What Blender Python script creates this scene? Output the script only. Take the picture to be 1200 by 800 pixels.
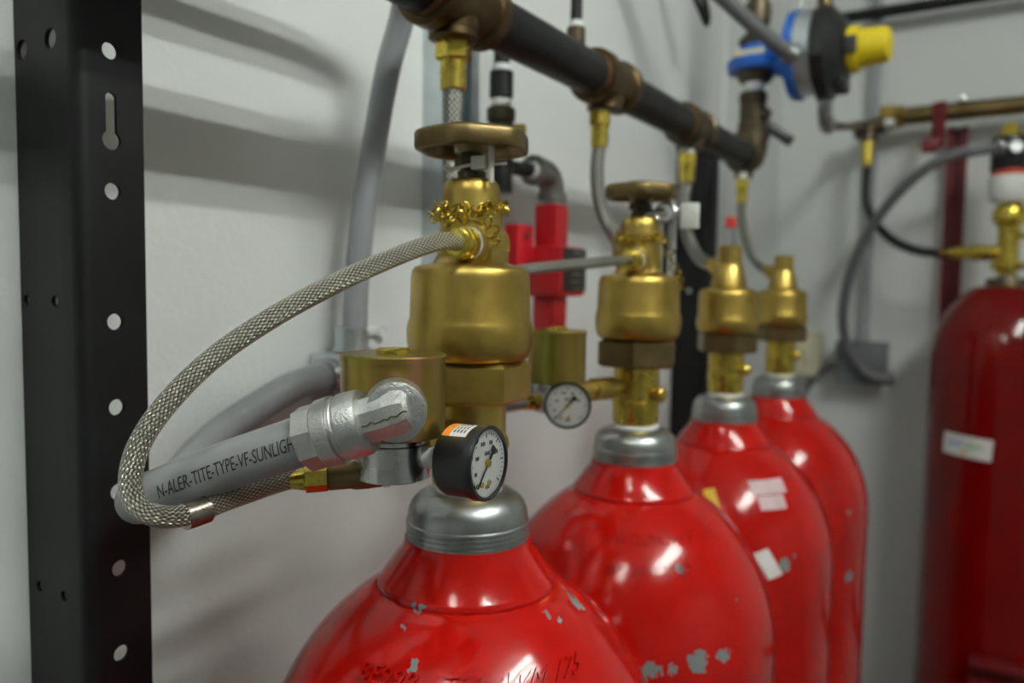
import bpy, bmesh, math, random
from mathutils import Vector, Matrix
random.seed(7)
PI = math.pi
for o in list(bpy.data.objects):
    bpy.data.objects.remove(o)
S = bpy.context.scene
COL = S.collection

# ------------------------------------------------------------------ camera
cam_data = bpy.data.cameras.new('camera')
cam = bpy.data.objects.new('camera', cam_data)
COL.objects.link(cam)
cam_data.sensor_width = 36.0
cam_data.lens = 27.6
cam_data.clip_start = 0.01
cam.matrix_world = Matrix(((0.8475, -0.0489, 0.5285, 0.0),
                           (0.5306, 0.0496, -0.8462, 0.0),
                           (0.0151, 0.9976, 0.0680, 1.60),
                           (0, 0, 0, 1)))
cam_data.dof.use_dof = True
cam_data.dof.focus_distance = 0.395
cam_data.dof.aperture_fstop = 5.4
S.camera = cam

# ------------------------------------------------------------------ world, exposure
S.view_settings.view_transform = 'Standard'
S.view_settings.look = 'None'
S.view_settings.gamma = 1.0
S.view_settings.use_curve_mapping = False
S.view_settings.exposure = 0.36
wd = bpy.data.worlds.new('world')
S.world = wd
wd.use_nodes = True
wd.node_tree.nodes['Background'].inputs[0].default_value = (0.75, 0.8, 0.85, 1)
wd.node_tree.nodes['Background'].inputs[1].default_value = 0.05

# strengths of the fluorescent tubes in the ceiling fixtures (used by their builder)
TUBE_MAIN = 92.0
TUBE_BACK = 42.0

# ------------------------------------------------------------------ materials
def nodes_of(name):
    m = bpy.data.materials.new(name)
    m.use_nodes = True
    nt = m.node_tree
    return m, nt, nt.nodes['Principled BSDF']

def noise(nt, scale, detail=3.0, rough=0.55, coord='Object', dist=0.0):
    tc = nt.nodes.new('ShaderNodeTexCoord')
    n = nt.nodes.new('ShaderNodeTexNoise')
    n.inputs['Scale'].default_value = scale
    n.inputs['Detail'].default_value = detail
    n.inputs['Roughness'].default_value = rough
    n.inputs['Distortion'].default_value = dist
    nt.links.new(tc.outputs[coord], n.inputs['Vector'])
    return n

def ramp(nt, src, stops):
    r = nt.nodes.new('ShaderNodeValToRGB')
    els = r.color_ramp.elements
    while len(els) > 1:
        els.remove(els[-1])
    els[0].position, els[0].color = stops[0][0], (*stops[0][1], 1)
    for p, c in stops[1:]:
        e = els.new(p)
        e.color = (*c, 1)
    nt.links.new(src, r.inputs['Fac'])
    return r

def bump(nt, b, src, strength, dist=0.001):
    bn = nt.nodes.new('ShaderNodeBump')
    bn.inputs['Strength'].default_value = strength
    bn.inputs['Distance'].default_value = dist
    nt.links.new(src, bn.inputs['Height'])
    nt.links.new(bn.outputs['Normal'], b.inputs['Normal'])

def simple(name, col, rough=0.5, metal=0.0, var=0.0, vscale=20.0, bstr=0.0, bscale=300.0, bdist=0.0005, coat=0.0, spec=0.5):
    m, nt, b = nodes_of(name)
    b.inputs['Base Color'].default_value = (*col, 1)
    b.inputs['Roughness'].default_value = rough
    b.inputs['Metallic'].default_value = metal
    b.inputs['Coat Weight'].default_value = coat
    b.inputs['Specular IOR Level'].default_value = spec
    if var > 0:
        n = noise(nt, vscale, 4.0)
        lo = tuple(max(0, c * (1 - var)) for c in col)
        hi = tuple(min(1, c * (1 + var)) for c in col)
        r = ramp(nt, n.outputs['Fac'], [(0.3, lo), (0.7, hi)])
        nt.links.new(r.outputs['Color'], b.inputs['Base Color'])
    if bstr > 0:
        n2 = noise(nt, bscale, 2.0)
        bump(nt, b, n2.outputs['Fac'], bstr, bdist)
    return m

def mat_red(name, col, chips, scatter=0.80, seed=0.0):
    """glossy red paint; chips = (x, y, z, radius) patches worn through to grey primer, plus a fine scatter"""
    m, nt, b = nodes_of(name)
    n1 = noise(nt, 6.0, 3.0)
    base = ramp(nt, n1.outputs['Fac'], [(0.3, tuple(c * 0.88 for c in col)), (0.7, tuple(min(1, c * 1.1) for c in col))])
    tc = nt.nodes.new('ShaderNodeTexCoord')
    wob = nt.nodes.new('ShaderNodeTexNoise')
    wob.inputs['Scale'].default_value = 190.0
    wob.inputs['Detail'].default_value = 2.0
    nt.links.new(tc.outputs['Object'], wob.inputs['Vector'])
    sub = nt.nodes.new('ShaderNodeVectorMath'); sub.operation = 'MULTIPLY_ADD'
    sub.inputs[1].default_value = (0.013, 0.013, 0.013)
    nt.links.new(wob.outputs['Color'], sub.inputs[0]); nt.links.new(tc.outputs['Object'], sub.inputs[2])
    def m_(op, a, c, k=None):
        n = nt.nodes.new('ShaderNodeMath'); n.operation = op
        for i, x in enumerate((a, c, k)):
            if x is None: continue
            if isinstance(x, (int, float)): n.inputs[i].default_value = x
            else: nt.links.new(x, n.inputs[i])
        return n.outputs[0]
    sc = nt.nodes.new('ShaderNodeTexNoise')
    sc.inputs['Scale'].default_value = 80.0
    mp = nt.nodes.new('ShaderNodeMapping'); mp.inputs['Location'].default_value = (seed, seed * 0.7, seed * 0.4)
    nt.links.new(tc.outputs['Object'], mp.inputs['Vector']); nt.links.new(mp.outputs['Vector'], sc.inputs['Vector'])
    mask = m_('GREATER_THAN', sc.outputs['Fac'], scatter)
    for (x, y, z, r) in chips:
        d = nt.nodes.new('ShaderNodeVectorMath'); d.operation = 'DISTANCE'
        d.inputs[1].default_value = (x + 0.0065, y + 0.0065, z + 0.0065)
        nt.links.new(sub.outputs[0], d.inputs[0])
        mask = m_('MAXIMUM', mask, m_('LESS_THAN', d.outputs['Value'], r))
    mx = nt.nodes.new('ShaderNodeMixRGB')
    mx.inputs['Color2'].default_value = (0.17, 0.19, 0.19, 1)
    nt.links.new(mask, mx.inputs['Fac'])
    nt.links.new(base.outputs['Color'], mx.inputs['Color1'])
    nt.links.new(mx.outputs['Color'], b.inputs['Base Color'])
    b.inputs['Roughness'].default_value = 0.13
    b.inputs['Specular IOR Level'].default_value = 0.38
    n3 = noise(nt, 38.0, 3.0)
    bump(nt, b, m_('MULTIPLY_ADD', mask, -0.8, m_('MULTIPLY', n3.outputs['Fac'], 0.3)), 0.35, 0.0008)
    return m

def mat_metal(name, stops, rough=0.35, scale=25.0, bstr=0.15, bscale=180.0, metal=1.0, bdist=0.0006, rvar=0.12, stretch=None):
    m, nt, b = nodes_of(name)
    n = noise(nt, scale, 5.0, 0.6)
    if stretch:
        mp = nt.nodes.new('ShaderNodeMapping')
        mp.inputs['Scale'].default_value = stretch
        nt.links.new(n.inputs['Vector'].links[0].from_socket, mp.inputs['Vector'])
        nt.links.new(mp.outputs['Vector'], n.inputs['Vector'])
    r = ramp(nt, n.outputs['Fac'], stops)
    nt.links.new(r.outputs['Color'], b.inputs['Base Color'])
    b.inputs['Metallic'].default_value = metal
    mr = nt.nodes.new('ShaderNodeMapRange')
    mr.inputs['To Min'].default_value = rough - rvar
    mr.inputs['To Max'].default_value = rough + rvar
    n2 = noise(nt, scale * 2.3, 3.0)
    nt.links.new(n2.outputs['Fac'], mr.inputs['Value'])
    nt.links.new(mr.outputs['Result'], b.inputs['Roughness'])
    if bstr > 0:
        n3 = noise(nt, bscale, 3.0)
        bump(nt, b, n3.outputs['Fac'], bstr, bdist)
    return m

def mat_braid(name, col=(0.50, 0.47, 0.40), ncirc=12.0, pitch=0.0062):
    """woven steel wire braid: u = turns around, v = metres along (from the UV map)"""
    m, nt, b = nodes_of(name)
    uv = nt.nodes.new('ShaderNodeUVMap')
    sp = nt.nodes.new('ShaderNodeSeparateXYZ')
    nt.links.new(uv.outputs['UV'], sp.inputs[0])
    def math_(op, a, c, k=None):
        n = nt.nodes.new('ShaderNodeMath'); n.operation = op
        for i, x in enumerate((a, c, k)):
            if x is None: continue
            if isinstance(x, (int, float)): n.inputs[i].default_value = x
            else: nt.links.new(x, n.inputs[i])
        return n.outputs[0]
    U = math_('MULTIPLY', sp.outputs[0], ncirc)
    V = math_('MULTIPLY', sp.outputs[1], 1.0 / pitch * 2.0)
    A = math_('ADD', U, V)
    B = math_('SUBTRACT', U, V)
    # carriers of several wires going over and under
    par = math_('PINGPONG', math_('FLOOR', math_('MULTIPLY', math_('ADD', math_('FLOOR', A, 0), math_('FLOOR', B, 0)), 1.0), 0), 1.0)
    def strand(x, y):
        edge = math_('SINE', math_('MULTIPLY', math_('FRACT', x, 0), PI), 0)
        along = math_('SINE', math_('MULTIPLY', math_('FRACT', y, 0), PI), 0)
        wires = math_('ABSOLUTE', math_('SINE', math_('MULTIPLY', x, PI * 4), 0), 0)
        return math_('ADD', math_('MULTIPLY', math_('POWER', edge, 0.5), math_('MULTIPLY_ADD', along, 0.6, 0.4)), math_('MULTIPLY', wires, 0.22))
    h1, h2 = strand(A, B), strand(B, A)
    mixh = nt.nodes.new('ShaderNodeMix')
    nt.links.new(par, mixh.inputs[0]); nt.links.new(h1, mixh.inputs[2]); nt.links.new(h2, mixh.inputs[3])
    h = mixh.outputs[0]
    r = ramp(nt, h, [(0.25, tuple(c * 0.08 for c in col)), (0.70, tuple(c * 0.75 for c in col)), (1.0, tuple(min(1, c * 1.45) for c in col))])
    nt.links.new(r.outputs['Color'], b.inputs['Base Color'])
    b.inputs['Metallic'].default_value = 1.0
    b.inputs['Roughness'].default_value = 0.28
    bump(nt, b, h, 1.0, 0.0008)
    return m

M = {}
def wall_mat(name, col):
    m, nt, b = nodes_of(name)
    b.inputs['Base Color'].default_value = (*col, 1)
    b.inputs['Roughness'].default_value = 0.55
    n = noise(nt, 170.0, 2.0, 0.5)
    n2 = noise(nt, 3.0, 2.0, 0.5)
    r = ramp(nt, n2.outputs['Fac'], [(0.3, tuple(c * 0.965 for c in col)), (0.7, col)])
    nt.links.new(r.outputs['Color'], b.inputs['Base Color'])
    bump(nt, b, n.outputs['Fac'], 0.32, 0.0016)
    return m
M['wall'] = wall_mat('white_wall_paint', (0.72, 0.735, 0.715))
M['wall_grey'] = wall_mat('grey_wall_paint', (0.52, 0.53, 0.51))
M['floor'] = simple('grey_floor_paint', (0.16, 0.165, 0.165), 0.4, var=0.1, vscale=6)
M['ceiling'] = simple('white_ceiling', (0.75, 0.75, 0.73), 0.8, bstr=0.3, bscale=60)
CHIPS = [[(0.0053, -0.056, 1.4077, 0.0042), (0.0696, 0.0245, 1.3967, 0.0055), (0.066, 0.027, 1.400, 0.0035), (0.0231, -0.0833, 1.3862, 0.0034), (0.067, -0.0102, 1.401, 0.0026), (0.0736, -0.0058, 1.3967, 0.0030), (0.0032, -0.0693, 1.3999, 0.0022)],
         [(0.0995, -0.0903, 1.2959, 0.009), (0.0691, -0.1162, 1.291, 0.007), (0.1145, -0.0699, 1.2969, 0.006), (0.0836, -0.1063, 1.2909, 0.004), (0.0756, -0.0744, 1.3637, 0.0035), (0.060, -0.121, 1.285, 0.008)],
         [(0.1015, -0.0889, 1.2926, 0.0075), (0.098, -0.0925, 1.288, 0.005), (0.112, -0.078, 1.30, 0.004)],
         [(0.1241, -0.0592, 1.185, 0.008), (0.1207, -0.0636, 1.2814, 0.004)], []]
for i in range(5):
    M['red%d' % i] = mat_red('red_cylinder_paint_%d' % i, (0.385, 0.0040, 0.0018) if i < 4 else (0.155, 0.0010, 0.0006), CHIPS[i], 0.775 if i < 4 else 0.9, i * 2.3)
M['red_dev'] = simple('red_enamel', (0.55, 0.012, 0.02), 0.35, var=0.1)
M['red_dark'] = simple('dark_red_channel_paint', (0.15, 0.005, 0.007), 0.45, var=0.12)
M['black'] = simple('black_powder_coat', (0.004, 0.004, 0.0045), 0.5, var=0.3, vscale=30, bstr=0.25, bscale=420, bdist=0.0003, spec=0.35)
M['black_plastic'] = simple('black_plastic', (0.010, 0.010, 0.011), 0.38, bstr=0.1, bscale=500)
M['black_rubber'] = simple('black_rubber', (0.012, 0.012, 0.012), 0.5)
M['brass'] = mat_metal('aged_brass', [(0.25, (0.30, 0.20, 0.045)), (0.5, (0.46, 0.32, 0.078)), (0.75, (0.56, 0.41, 0.12))], 0.37, 22.0, 0.05, 500.0, bdist=0.0003)
M['brass_tarnished'] = mat_metal('tarnished_brass', [(0.25, (0.13, 0.09, 0.04)), (0.5, (0.19, 0.135, 0.06)), (0.75, (0.25, 0.185, 0.085))], 0.40, 30.0, 0.3, 200.0)
M['brass_yellow'] = mat_metal('yellow_brass', [(0.3, (0.42, 0.31, 0.045)), (0.7, (0.55, 0.42, 0.085))], 0.28, 30.0, 0.06)
M['brass_bright'] = mat_metal('bright_yellow_brass', [(0.3, (0.58, 0.43, 0.06)), (0.7, (0.72, 0.56, 0.12))], 0.28, 30.0, 0.05)
M['bronze'] = mat_metal('brown_bronze', [(0.25, (0.075, 0.046, 0.021)), (0.5, (0.125, 0.082, 0.040)), (0.75, (0.17, 0.125, 0.065))], 0.42, 25.0, 0.3, 160.0)
M['iron'] = mat_metal('black_iron_pipe', [(0.3, (0.014, 0.014, 0.0145)), (0.7, (0.028, 0.027, 0.026))], 0.42, 30.0, 0.2, 200.0, metal=0.6)
M['iron_fitting'] = mat_metal('oiled_malleable_iron', [(0.25, (0.055, 0.045, 0.030)), (0.55, (0.11, 0.085, 0.052)), (0.8, (0.17, 0.12, 0.07))], 0.42, 22.0, 0.4, 140.0, metal=0.8)
M['rust'] = simple('rust_brown_sealant', (0.15, 0.068, 0.026), 0.6, var=0.4, vscale=60)
M['steel'] = mat_metal('dull_galvanised_steel', [(0.25, (0.25, 0.26, 0.26)), (0.55, (0.38, 0.39, 0.385)), (0.8, (0.48, 0.49, 0.485))], 0.36, 40.0, 0.1, 250.0)
M['steel_bright'] = mat_metal('bright_turned_steel', [(0.3, (0.50, 0.50, 0.50)), (0.7, (0.62, 0.62, 0.61))], 0.25, 20.0, 0.03)
M['sheet'] = mat_metal('galvanised_sheet', [(0.3, (0.50, 0.54, 0.57)), (0.7, (0.66, 0.70, 0.72))], 0.36, 25.0, 0.05, metal=0.85)
M['cast'] = mat_metal('silver_cast_zinc', [(0.3, (0.52, 0.52, 0.51)), (0.7, (0.70, 0.70, 0.685))], 0.36, 60.0, 0.55, 800.0, bdist=0.0009)
M['grey_fitting'] = mat_metal('grey_malleable_elbow', [(0.3, (0.26, 0.26, 0.24)), (0.7, (0.38, 0.38, 0.35))], 0.42, 40.0, 0.3, 200.0, metal=0.85)
M['conduit'] = simple('grey_pvc_conduit_jacket', (0.26, 0.265, 0.272), 0.42, var=0.08, vscale=14, bstr=0.08, bscale=220)
M['conduit_pale'] = simple('pale_grey_conduit', (0.33, 0.345, 0.36), 0.4, var=0.06)
M['conduit_dark'] = simple('dark_grey_conduit', (0.13, 0.13, 0.135), 0.45, var=0.08)
M['box_grey'] = simple('dark_grey_box', (0.12, 0.125, 0.135), 0.5, var=0.1)
M['braid'] = mat_braid('braided_steel_hose', (0.46, 0.435, 0.37), 16.0, 0.0066)
M['braid_fine'] = mat_braid('fine_braided_steel_hose', (0.30, 0.295, 0.27), 12.0, 0.010)
M['ink'] = simple('black_ink', (0.022, 0.022, 0.024), 0.6)
M['white_plastic'] = simple('white_plastic', (0.74, 0.74, 0.70), 0.4)
M['tape'] = simple('white_thread_tape', (0.78, 0.78, 0.77), 0.55, bstr=0.3, bscale=600)
M['sleeve'] = mat_metal('brown_stained_steel', [(0.3, (0.20, 0.165, 0.135)), (0.7, (0.36, 0.31, 0.27))], 0.3, 60.0, 0.1)
M['tie'] = simple('translucent_nylon', (0.62, 0.61, 0.54), 0.4)
M['paper'] = simple('white_paper_sticker', (0.72, 0.70, 0.68), 0.55, var=0.08, vscale=40)
M['paper_worn'] = simple('worn_pinkish_sticker', (0.58, 0.42, 0.44), 0.55, var=0.12, vscale=80)
M['orange'] = simple('orange_print', (0.82, 0.27, 0.03), 0.45)
M['yellow'] = simple('yellow_plastic', (0.78, 0.60, 0.015), 0.35, var=0.06)
M['yellow_mark'] = simple('yellow_sticker', (0.62, 0.42, 0.03), 0.45)
M['blue'] = simple('blue_enamel', (0.018, 0.125, 0.52), 0.35, var=0.12)
M['blue_ink'] = simple('blue_print', (0.10, 0.17, 0.52), 0.5)
M['green_ink'] = simple('green_print', (0.10, 0.36, 0.08), 0.5)
M['label_black'] = simple('black_printed_plate', (0.03, 0.03, 0.028), 0.5, var=0.5, vscale=160)
M['dial'] = simple('white_dial', (0.80, 0.80, 0.78), 0.5)
M['beige'] = simple('beige_wall_plate', (0.66, 0.62, 0.45), 0.45)
M['red_tag'] = simple('red_tag', (0.62, 0.06, 0.04), 0.45)

def mat_glass(name, col=(1, 1, 1), rough=0.02):
    m, nt, b = nodes_of(name)
    b.inputs['Base Color'].default_value = (*col, 1)
    b.inputs['Transmission Weight'].default_value = 1.0
    b.inputs['Roughness'].default_value = rough
    b.inputs['IOR'].default_value = 1.12
    return m
M['glass'] = mat_glass('clear_plastic_lens')
M['clear'] = mat_glass('clear_plastic_tag', (0.9, 0.9, 0.9), 0.15)

def mat_irid(name, pinkish=1.0):
    """yellow chromate plated steel: olive gold with pink and green flow marks running down"""
    m, nt, b = nodes_of(name)
    tc = nt.nodes.new('ShaderNodeTexCoord')
    mp = nt.nodes.new('ShaderNodeMapping')
    mp.inputs['Scale'].default_value = (1, 1, 0.16)
    nt.links.new(tc.outputs['Object'], mp.inputs['Vector'])
    n = nt.nodes.new('ShaderNodeTexNoise')
    n.inputs['Scale'].default_value = 42.0
    n.inputs['Detail'].default_value = 2.5
    nt.links.new(mp.outputs['Vector'], n.inputs['Vector'])
    p = pinkish
    r = ramp(nt, n.outputs['Fac'], [(0.30, (0.48 * p + 0.2 * (1 - p), 0.21, 0.13 * p + 0.03 * (1 - p))), (0.42, (0.30, 0.20, 0.05)), (0.52, (0.27, 0.235, 0.04)),
                                    (0.62, (0.23, 0.26, 0.05)), (0.70, (0.46, 0.23, 0.11))])
    nt.links.new(r.outputs['Color'], b.inputs['Base Color'])
    b.inputs['Metallic'].default_value = 0.9
    b.inputs['Roughness'].default_value = 0.32
    return m
M['irid'] = mat_irid('yellow_chromate_plating')
M['irid_green'] = mat_irid('green_gold_plating', 0.0)

def mat_tube_light(name, strength):
    m, nt, b = nodes_of(name)
    b.inputs['Base Color'].default_value = (0.8, 0.8, 0.8, 1)
    b.inputs['Emission Color'].default_value = (0.94, 1.0, 0.95, 1)
    b.inputs['Emission Strength'].default_value = strength
    return m

# ------------------------------------------------------------------ mesh helpers (all in world metres)
def V(*a):
    return Vector(a[0]) if len(a) == 1 else Vector(a)

def frame(d):
    d = d.normalized()
    a = Vector((0, 0, 1)) if abs(d.z) < 0.9 else Vector((1, 0, 0))
    x = a.cross(d).normalized()
    return x, d.cross(x).normalized(), d

def lathe(bm, prof, p0, d=(0, 0, 1), seg=32, rot=0.0, rmod=None):
    """revolve a (distance, radius) profile about the line through p0 along d; ends closed"""
    p0 = V(p0); x, y, z = frame(V(d))
    rings = []
    for t, r in prof:
        ring = []
        for k in range(seg):
            a = rot + 2 * PI * k / seg
            rr = r * (rmod(a) if rmod else 1.0)
            ring.append(bm.verts.new(p0 + z * t + (x * math.cos(a) + y * math.sin(a)) * rr))
        rings.append(ring)
    for a, b in zip(rings[:-1], rings[1:]):
        for k in range(seg):
            bm.faces.new((a[k], a[(k + 1) % seg], b[(k + 1) % seg], b[k]))
    bm.faces.new(list(reversed(rings[0])))
    bm.faces.new(rings[-1])
    return bm

def spline(pts, n=10):
    P = [V(p) for p in pts]
    P = [P[0] * 2 - P[1]] + P + [P[-1] * 2 - P[-2]]
    out = []
    for i in range(1, len(P) - 2):
        p0, p1, p2, p3 = P[i - 1:i + 3]
        for k in range(n):
            t = k / n
            out.append(0.5 * ((2 * p1) + (p2 - p0) * t + (2 * p0 - 5 * p1 + 4 * p2 - p3) * t * t + (3 * p1 - p0 - 3 * p2 + p3) * t ** 3))
    out.append(P[-2])
    return out

def frames_along(path):
    """parallel-transport frames"""
    fr = []
    n = len(path)
    t = (path[1] - path[0]).normalized()
    x, y, _ = frame(t)
    for i in range(n):
        a = path[max(0, i - 1)]; b = path[min(n - 1, i + 1)]
        t = (b - a).normalized()
        x = (x - t * x.dot(t)).normalized()
        fr.append((path[i], x, t.cross(x), t))
    return fr

def tube(bm, pts, r, seg=12, n=10, smooth=True, uv=False):
    path = spline(pts, n) if smooth else [V(p) for p in pts]
    fr = frames_along(path)
    layer = bm.loops.layers.uv.verify() if uv else None
    rings, dist = [], [0.0]
    for i in range(1, len(path)):
        dist.append(dist[-1] + (path[i] - path[i - 1]).length)
    for i, (p, x, y, t) in enumerate(fr):
        rr = r(i / (len(fr) - 1)) if callable(r) else r
        rings.append([bm.verts.new(p + (x * math.cos(2 * PI * k / seg) + y * math.sin(2 * PI * k / seg)) * rr) for k in range(seg)])
    for i in range(len(rings) - 1):
        a, b = rings[i], rings[i + 1]
        for k in range(seg):
            f = bm.faces.new((a[k], a[(k + 1) % seg], b[(k + 1) % seg], b[k]))
            if uv:
                us = (k / seg, (k + 1) / seg, (k + 1) / seg, k / seg)
                vs = (dist[i], dist[i], dist[i + 1], dist[i + 1])
                for lp, u, v in zip(f.loops, us, vs):
                    lp[layer].uv = (u, v)
    bm.faces.new(list(reversed(rings[0])))
    bm.faces.new(rings[-1])
    return bm

def box(bm, c, s, bevel=0.0, ax=None):
    """box of size s at c; ax = (x, y, z) axes"""
    c = V(c)
    ax = ax or (V(1, 0, 0), V(0, 1, 0), V(0, 0, 1))
    vs = []
    for sx in (-.5, .5):
        for sy in (-.5, .5):
            for sz in (-.5, .5):
                vs.append(bm.verts.new(c + ax[0] * (sx * s[0]) + ax[1] * (sy * s[1]) + ax[2] * (sz * s[2])))
    fs = [(0, 1, 3, 2), (4, 6, 7, 5), (0, 4, 5, 1), (2, 3, 7, 6), (0, 2, 6, 4), (1, 5, 7, 3)]
    faces = [bm.faces.new([vs[i] for i in f]) for f in fs]
    if bevel > 0:
        es = list({e for f in faces for e in f.edges})
        bmesh.ops.bevel(bm, geom=es, offset=bevel, segments=2, affect='EDGES', profile=0.5)
    return bm

def torus(bm, c, d, R, r, seg=24, ms=8, sx=1.0):
    c = V(c); x, y, z = frame(V(d))
    rings = []
    for k in range(seg):
        a = 2 * PI * k / seg
        u = x * math.cos(a) * sx + y * math.sin(a)
        un = (x * math.cos(a) + y * math.sin(a)).normalized()
        rings.append([bm.verts.new(c + u * R + (un * math.cos(2 * PI * j / ms) + z * math.sin(2 * PI * j / ms)) * r) for j in range(ms)])
    for k in range(seg):
        a, b = rings[k], rings[(k + 1) % seg]
        for j in range(ms):
            bm.faces.new((a[j], b[j], b[(j + 1) % ms], a[(j + 1) % ms]))
    return bm

NB = bmesh.new
def part(name, bm, mat, parent=None, angle=38.0, base=None):
    """link a bmesh built in world metres as ONE mesh object under its thing (or at top level)"""
    root = parent
    org = Vector((0, 0, 0))
    if root is not None:
        while root.parent is not None:
            root = root.parent
        org = Vector(root.location) if root.type == 'EMPTY' or root.get('has_base') else Vector((0, 0, 0))
    elif base is not None:
        org = V(base)
    bmesh.ops.recalc_face_normals(bm, faces=bm.faces[:])
    bmesh.ops.translate(bm, verts=bm.verts[:], vec=-org)
    me = bpy.data.meshes.new(name)
    bm.to_mesh(me); bm.free()
    for p in me.polygons:
        p.use_smooth = True
    me.set_sharp_from_angle(angle=math.radians(angle))
    me.materials.append(M[mat] if isinstance(mat, str) else mat)
    o = bpy.data.objects.new(name, me)
    COL.objects.link(o)
    if parent is not None:
        o.parent = parent
    elif base is not None:
        o.location = org
        o['has_base'] = True
    return o

def thing(name, loc, label, cat, group=None):
    o = bpy.data.objects.new(name, None)
    o.empty_display_size = 0.05
    COL.objects.link(o)
    o.location = loc
    o['label'] = label; o['category'] = cat
    if group: o['group'] = group
    return o

def tag(o, label, cat, group=None):
    o['label'] = label; o['category'] = cat
    if group: o['group'] = group
    return o

def struct(name, bm, mat, angle=38.0):
    o = part(name, bm, mat, None, angle)
    o['kind'] = 'structure'
    return o

def text_geo(body, size, extrude=0.0):
    cu = bpy.data.curves.new('lettering', 'FONT')
    cu.body = body; cu.size = size; cu.extrude = extrude; cu.resolution_u = 3
    tmp = bpy.data.objects.new('lettering', cu)
    COL.objects.link(tmp)
    dg = bpy.context.evaluated_depsgraph_get(); dg.update()
    me = bpy.data.meshes.new_from_object(tmp.evaluated_get(dg))
    vs = [v.co.copy() for v in me.vertices]
    fs = [list(p.vertices) for p in me.polygons]
    bpy.data.objects.remove(tmp); bpy.data.curves.remove(cu); bpy.data.meshes.remove(me)
    return vs, fs

def text_bm(body, size, fn, extrude=0.0, split=0.0, shape=(1.0, 1.0, 0.0)):
    """lettering mesh with every vertex (x along the line, y up, z out) placed by fn"""
    vs, fs = text_geo(body, size, extrude)
    bm = NB()
    bv = [bm.verts.new((v.x * shape[0] + v.y * shape[2], v.y * shape[1], v.z)) for v in vs]
    for f in fs:
        try: bm.faces.new([bv[i] for i in f])
        except ValueError: pass
    if split > 0:
        bmesh.ops.triangulate(bm, faces=bm.faces[:])
        for _ in range(3):
            es = [e for e in bm.edges if e.calc_length() > split]
            if not es: break
            bmesh.ops.subdivide_edges(bm, edges=es, cuts=1, use_grid_fill=False)
            bmesh.ops.triangulate(bm, faces=bm.faces[:])
    for v in bm.verts:
        v.co = fn(v.co.x, v.co.y, v.co.z)
    return bm

def cut(o, cutters):
    """drill holes: boolean difference, applied"""
    objs = []
    for i, bm in enumerate(cutters):
        bmesh.ops.recalc_face_normals(bm, faces=bm.faces[:])
        me = bpy.data.meshes.new('cutter'); bm.to_mesh(me); bm.free()
        c = bpy.data.objects.new('cutter', me); COL.objects.link(c); c.location = o.location if not o.parent else o.parent.location
        c.location = (0, 0, 0)
        md = o.modifiers.new('cut', 'BOOLEAN'); md.operation = 'DIFFERENCE'; md.object = c; md.solver = 'EXACT'
        objs.append(c)
    dg = bpy.context.evaluated_depsgraph_get(); dg.update()
    me = bpy.data.meshes.new_from_object(o.evaluated_get(dg))
    o.modifiers.clear()
    old = o.data; o.data = me
    for c in objs: bpy.data.objects.remove(c)
    bpy.data.meshes.remove(old)
    for p in me.polygons: p.use_smooth = True
    me.set_sharp_from_angle(angle=math.radians(30))

# ------------------------------------------------------------------ the room
WX, WY = -0.52, 2.165           # wall behind the row, wall at the end
XR, YB, ZC = 2.9, -2.6, 2.95
def slab(name, c, s, mat):
    return struct(name, box(NB(), c, s), mat)
slab('wall_left', (WX - 0.05, (YB + WY) / 2, ZC / 2), (0.1, WY - YB + 0.2, ZC), 'wall')
slab('wall_back', ((WX + XR) / 2, WY + 0.05, ZC / 2), (XR - WX, 0.1, ZC), 'wall')
slab('wall_right', (XR + 0.05, (YB + WY) / 2, ZC / 2), (0.1, WY - YB + 0.2, ZC), 'wall_grey')
slab('wall_front', ((WX + XR) / 2, YB - 0.05, ZC / 2), (XR - WX, 0.1, ZC), 'wall_grey')
slab('floor', ((WX + XR) / 2, (YB + WY) / 2, -0.05), (XR - WX + 0.2, WY - YB + 0.2, 0.1), 'floor')
slab('ceiling', ((WX + XR) / 2, (YB + WY) / 2, ZC + 0.05), (XR - WX + 0.2, WY - YB + 0.2, 0.1), 'ceiling')
slab('trim_1', (WX + 0.004, 1.665, ZC / 2), (0.008, 0.03, ZC), 'wall')

def ceiling_fixture(x, y, length, gap, strength, label, z=ZC, drop=0.0):
    t = thing('ceiling_light', (x, y, z), label, 'light')
    zb = z - drop
    bm = NB(); box(bm, (x, y, zb - 0.03), (0.06 + gap, length + 0.06, 0.06), 0.006)
    part('housing', bm, 'white_plastic', t)
    if drop > 0.02:
        for dy in (-0.4, 0.4):
            part('hanger', tube(NB(), [(x, y + dy * length, zb - 0.005), (x, y + dy * length, z - 0.001)], 0.004, 8, smooth=False), 'steel', t)
    for s in (-1, 1):
        bm = NB()
        lathe(bm, [(0, 0.013), (length, 0.013)], (x + s * gap / 2, y - length / 2, zb - 0.078), (0, 1, 0), 12)
        part('tube_lamp', bm, mat_tube_light('fluorescent_tube', strength), t)
        for e in (-1, 1):
            bm = NB(); box(bm, (x + s * gap / 2, y + e * (length / 2 + 0.008), zb - 0.073), (0.03, 0.014, 0.045), 0.003)
            part('lamp_holder', bm, 'white_plastic', t)
ceiling_fixture(0.84, 0.28, 1.05, 0.18, TUBE_MAIN, 'long twin tube ceiling light over the aisle beside the red cylinders')
ceiling_fixture(0.02, -0.75, 0.55, 0.12, TUBE_BACK, 'short twin tube ceiling light behind the viewer')

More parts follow.
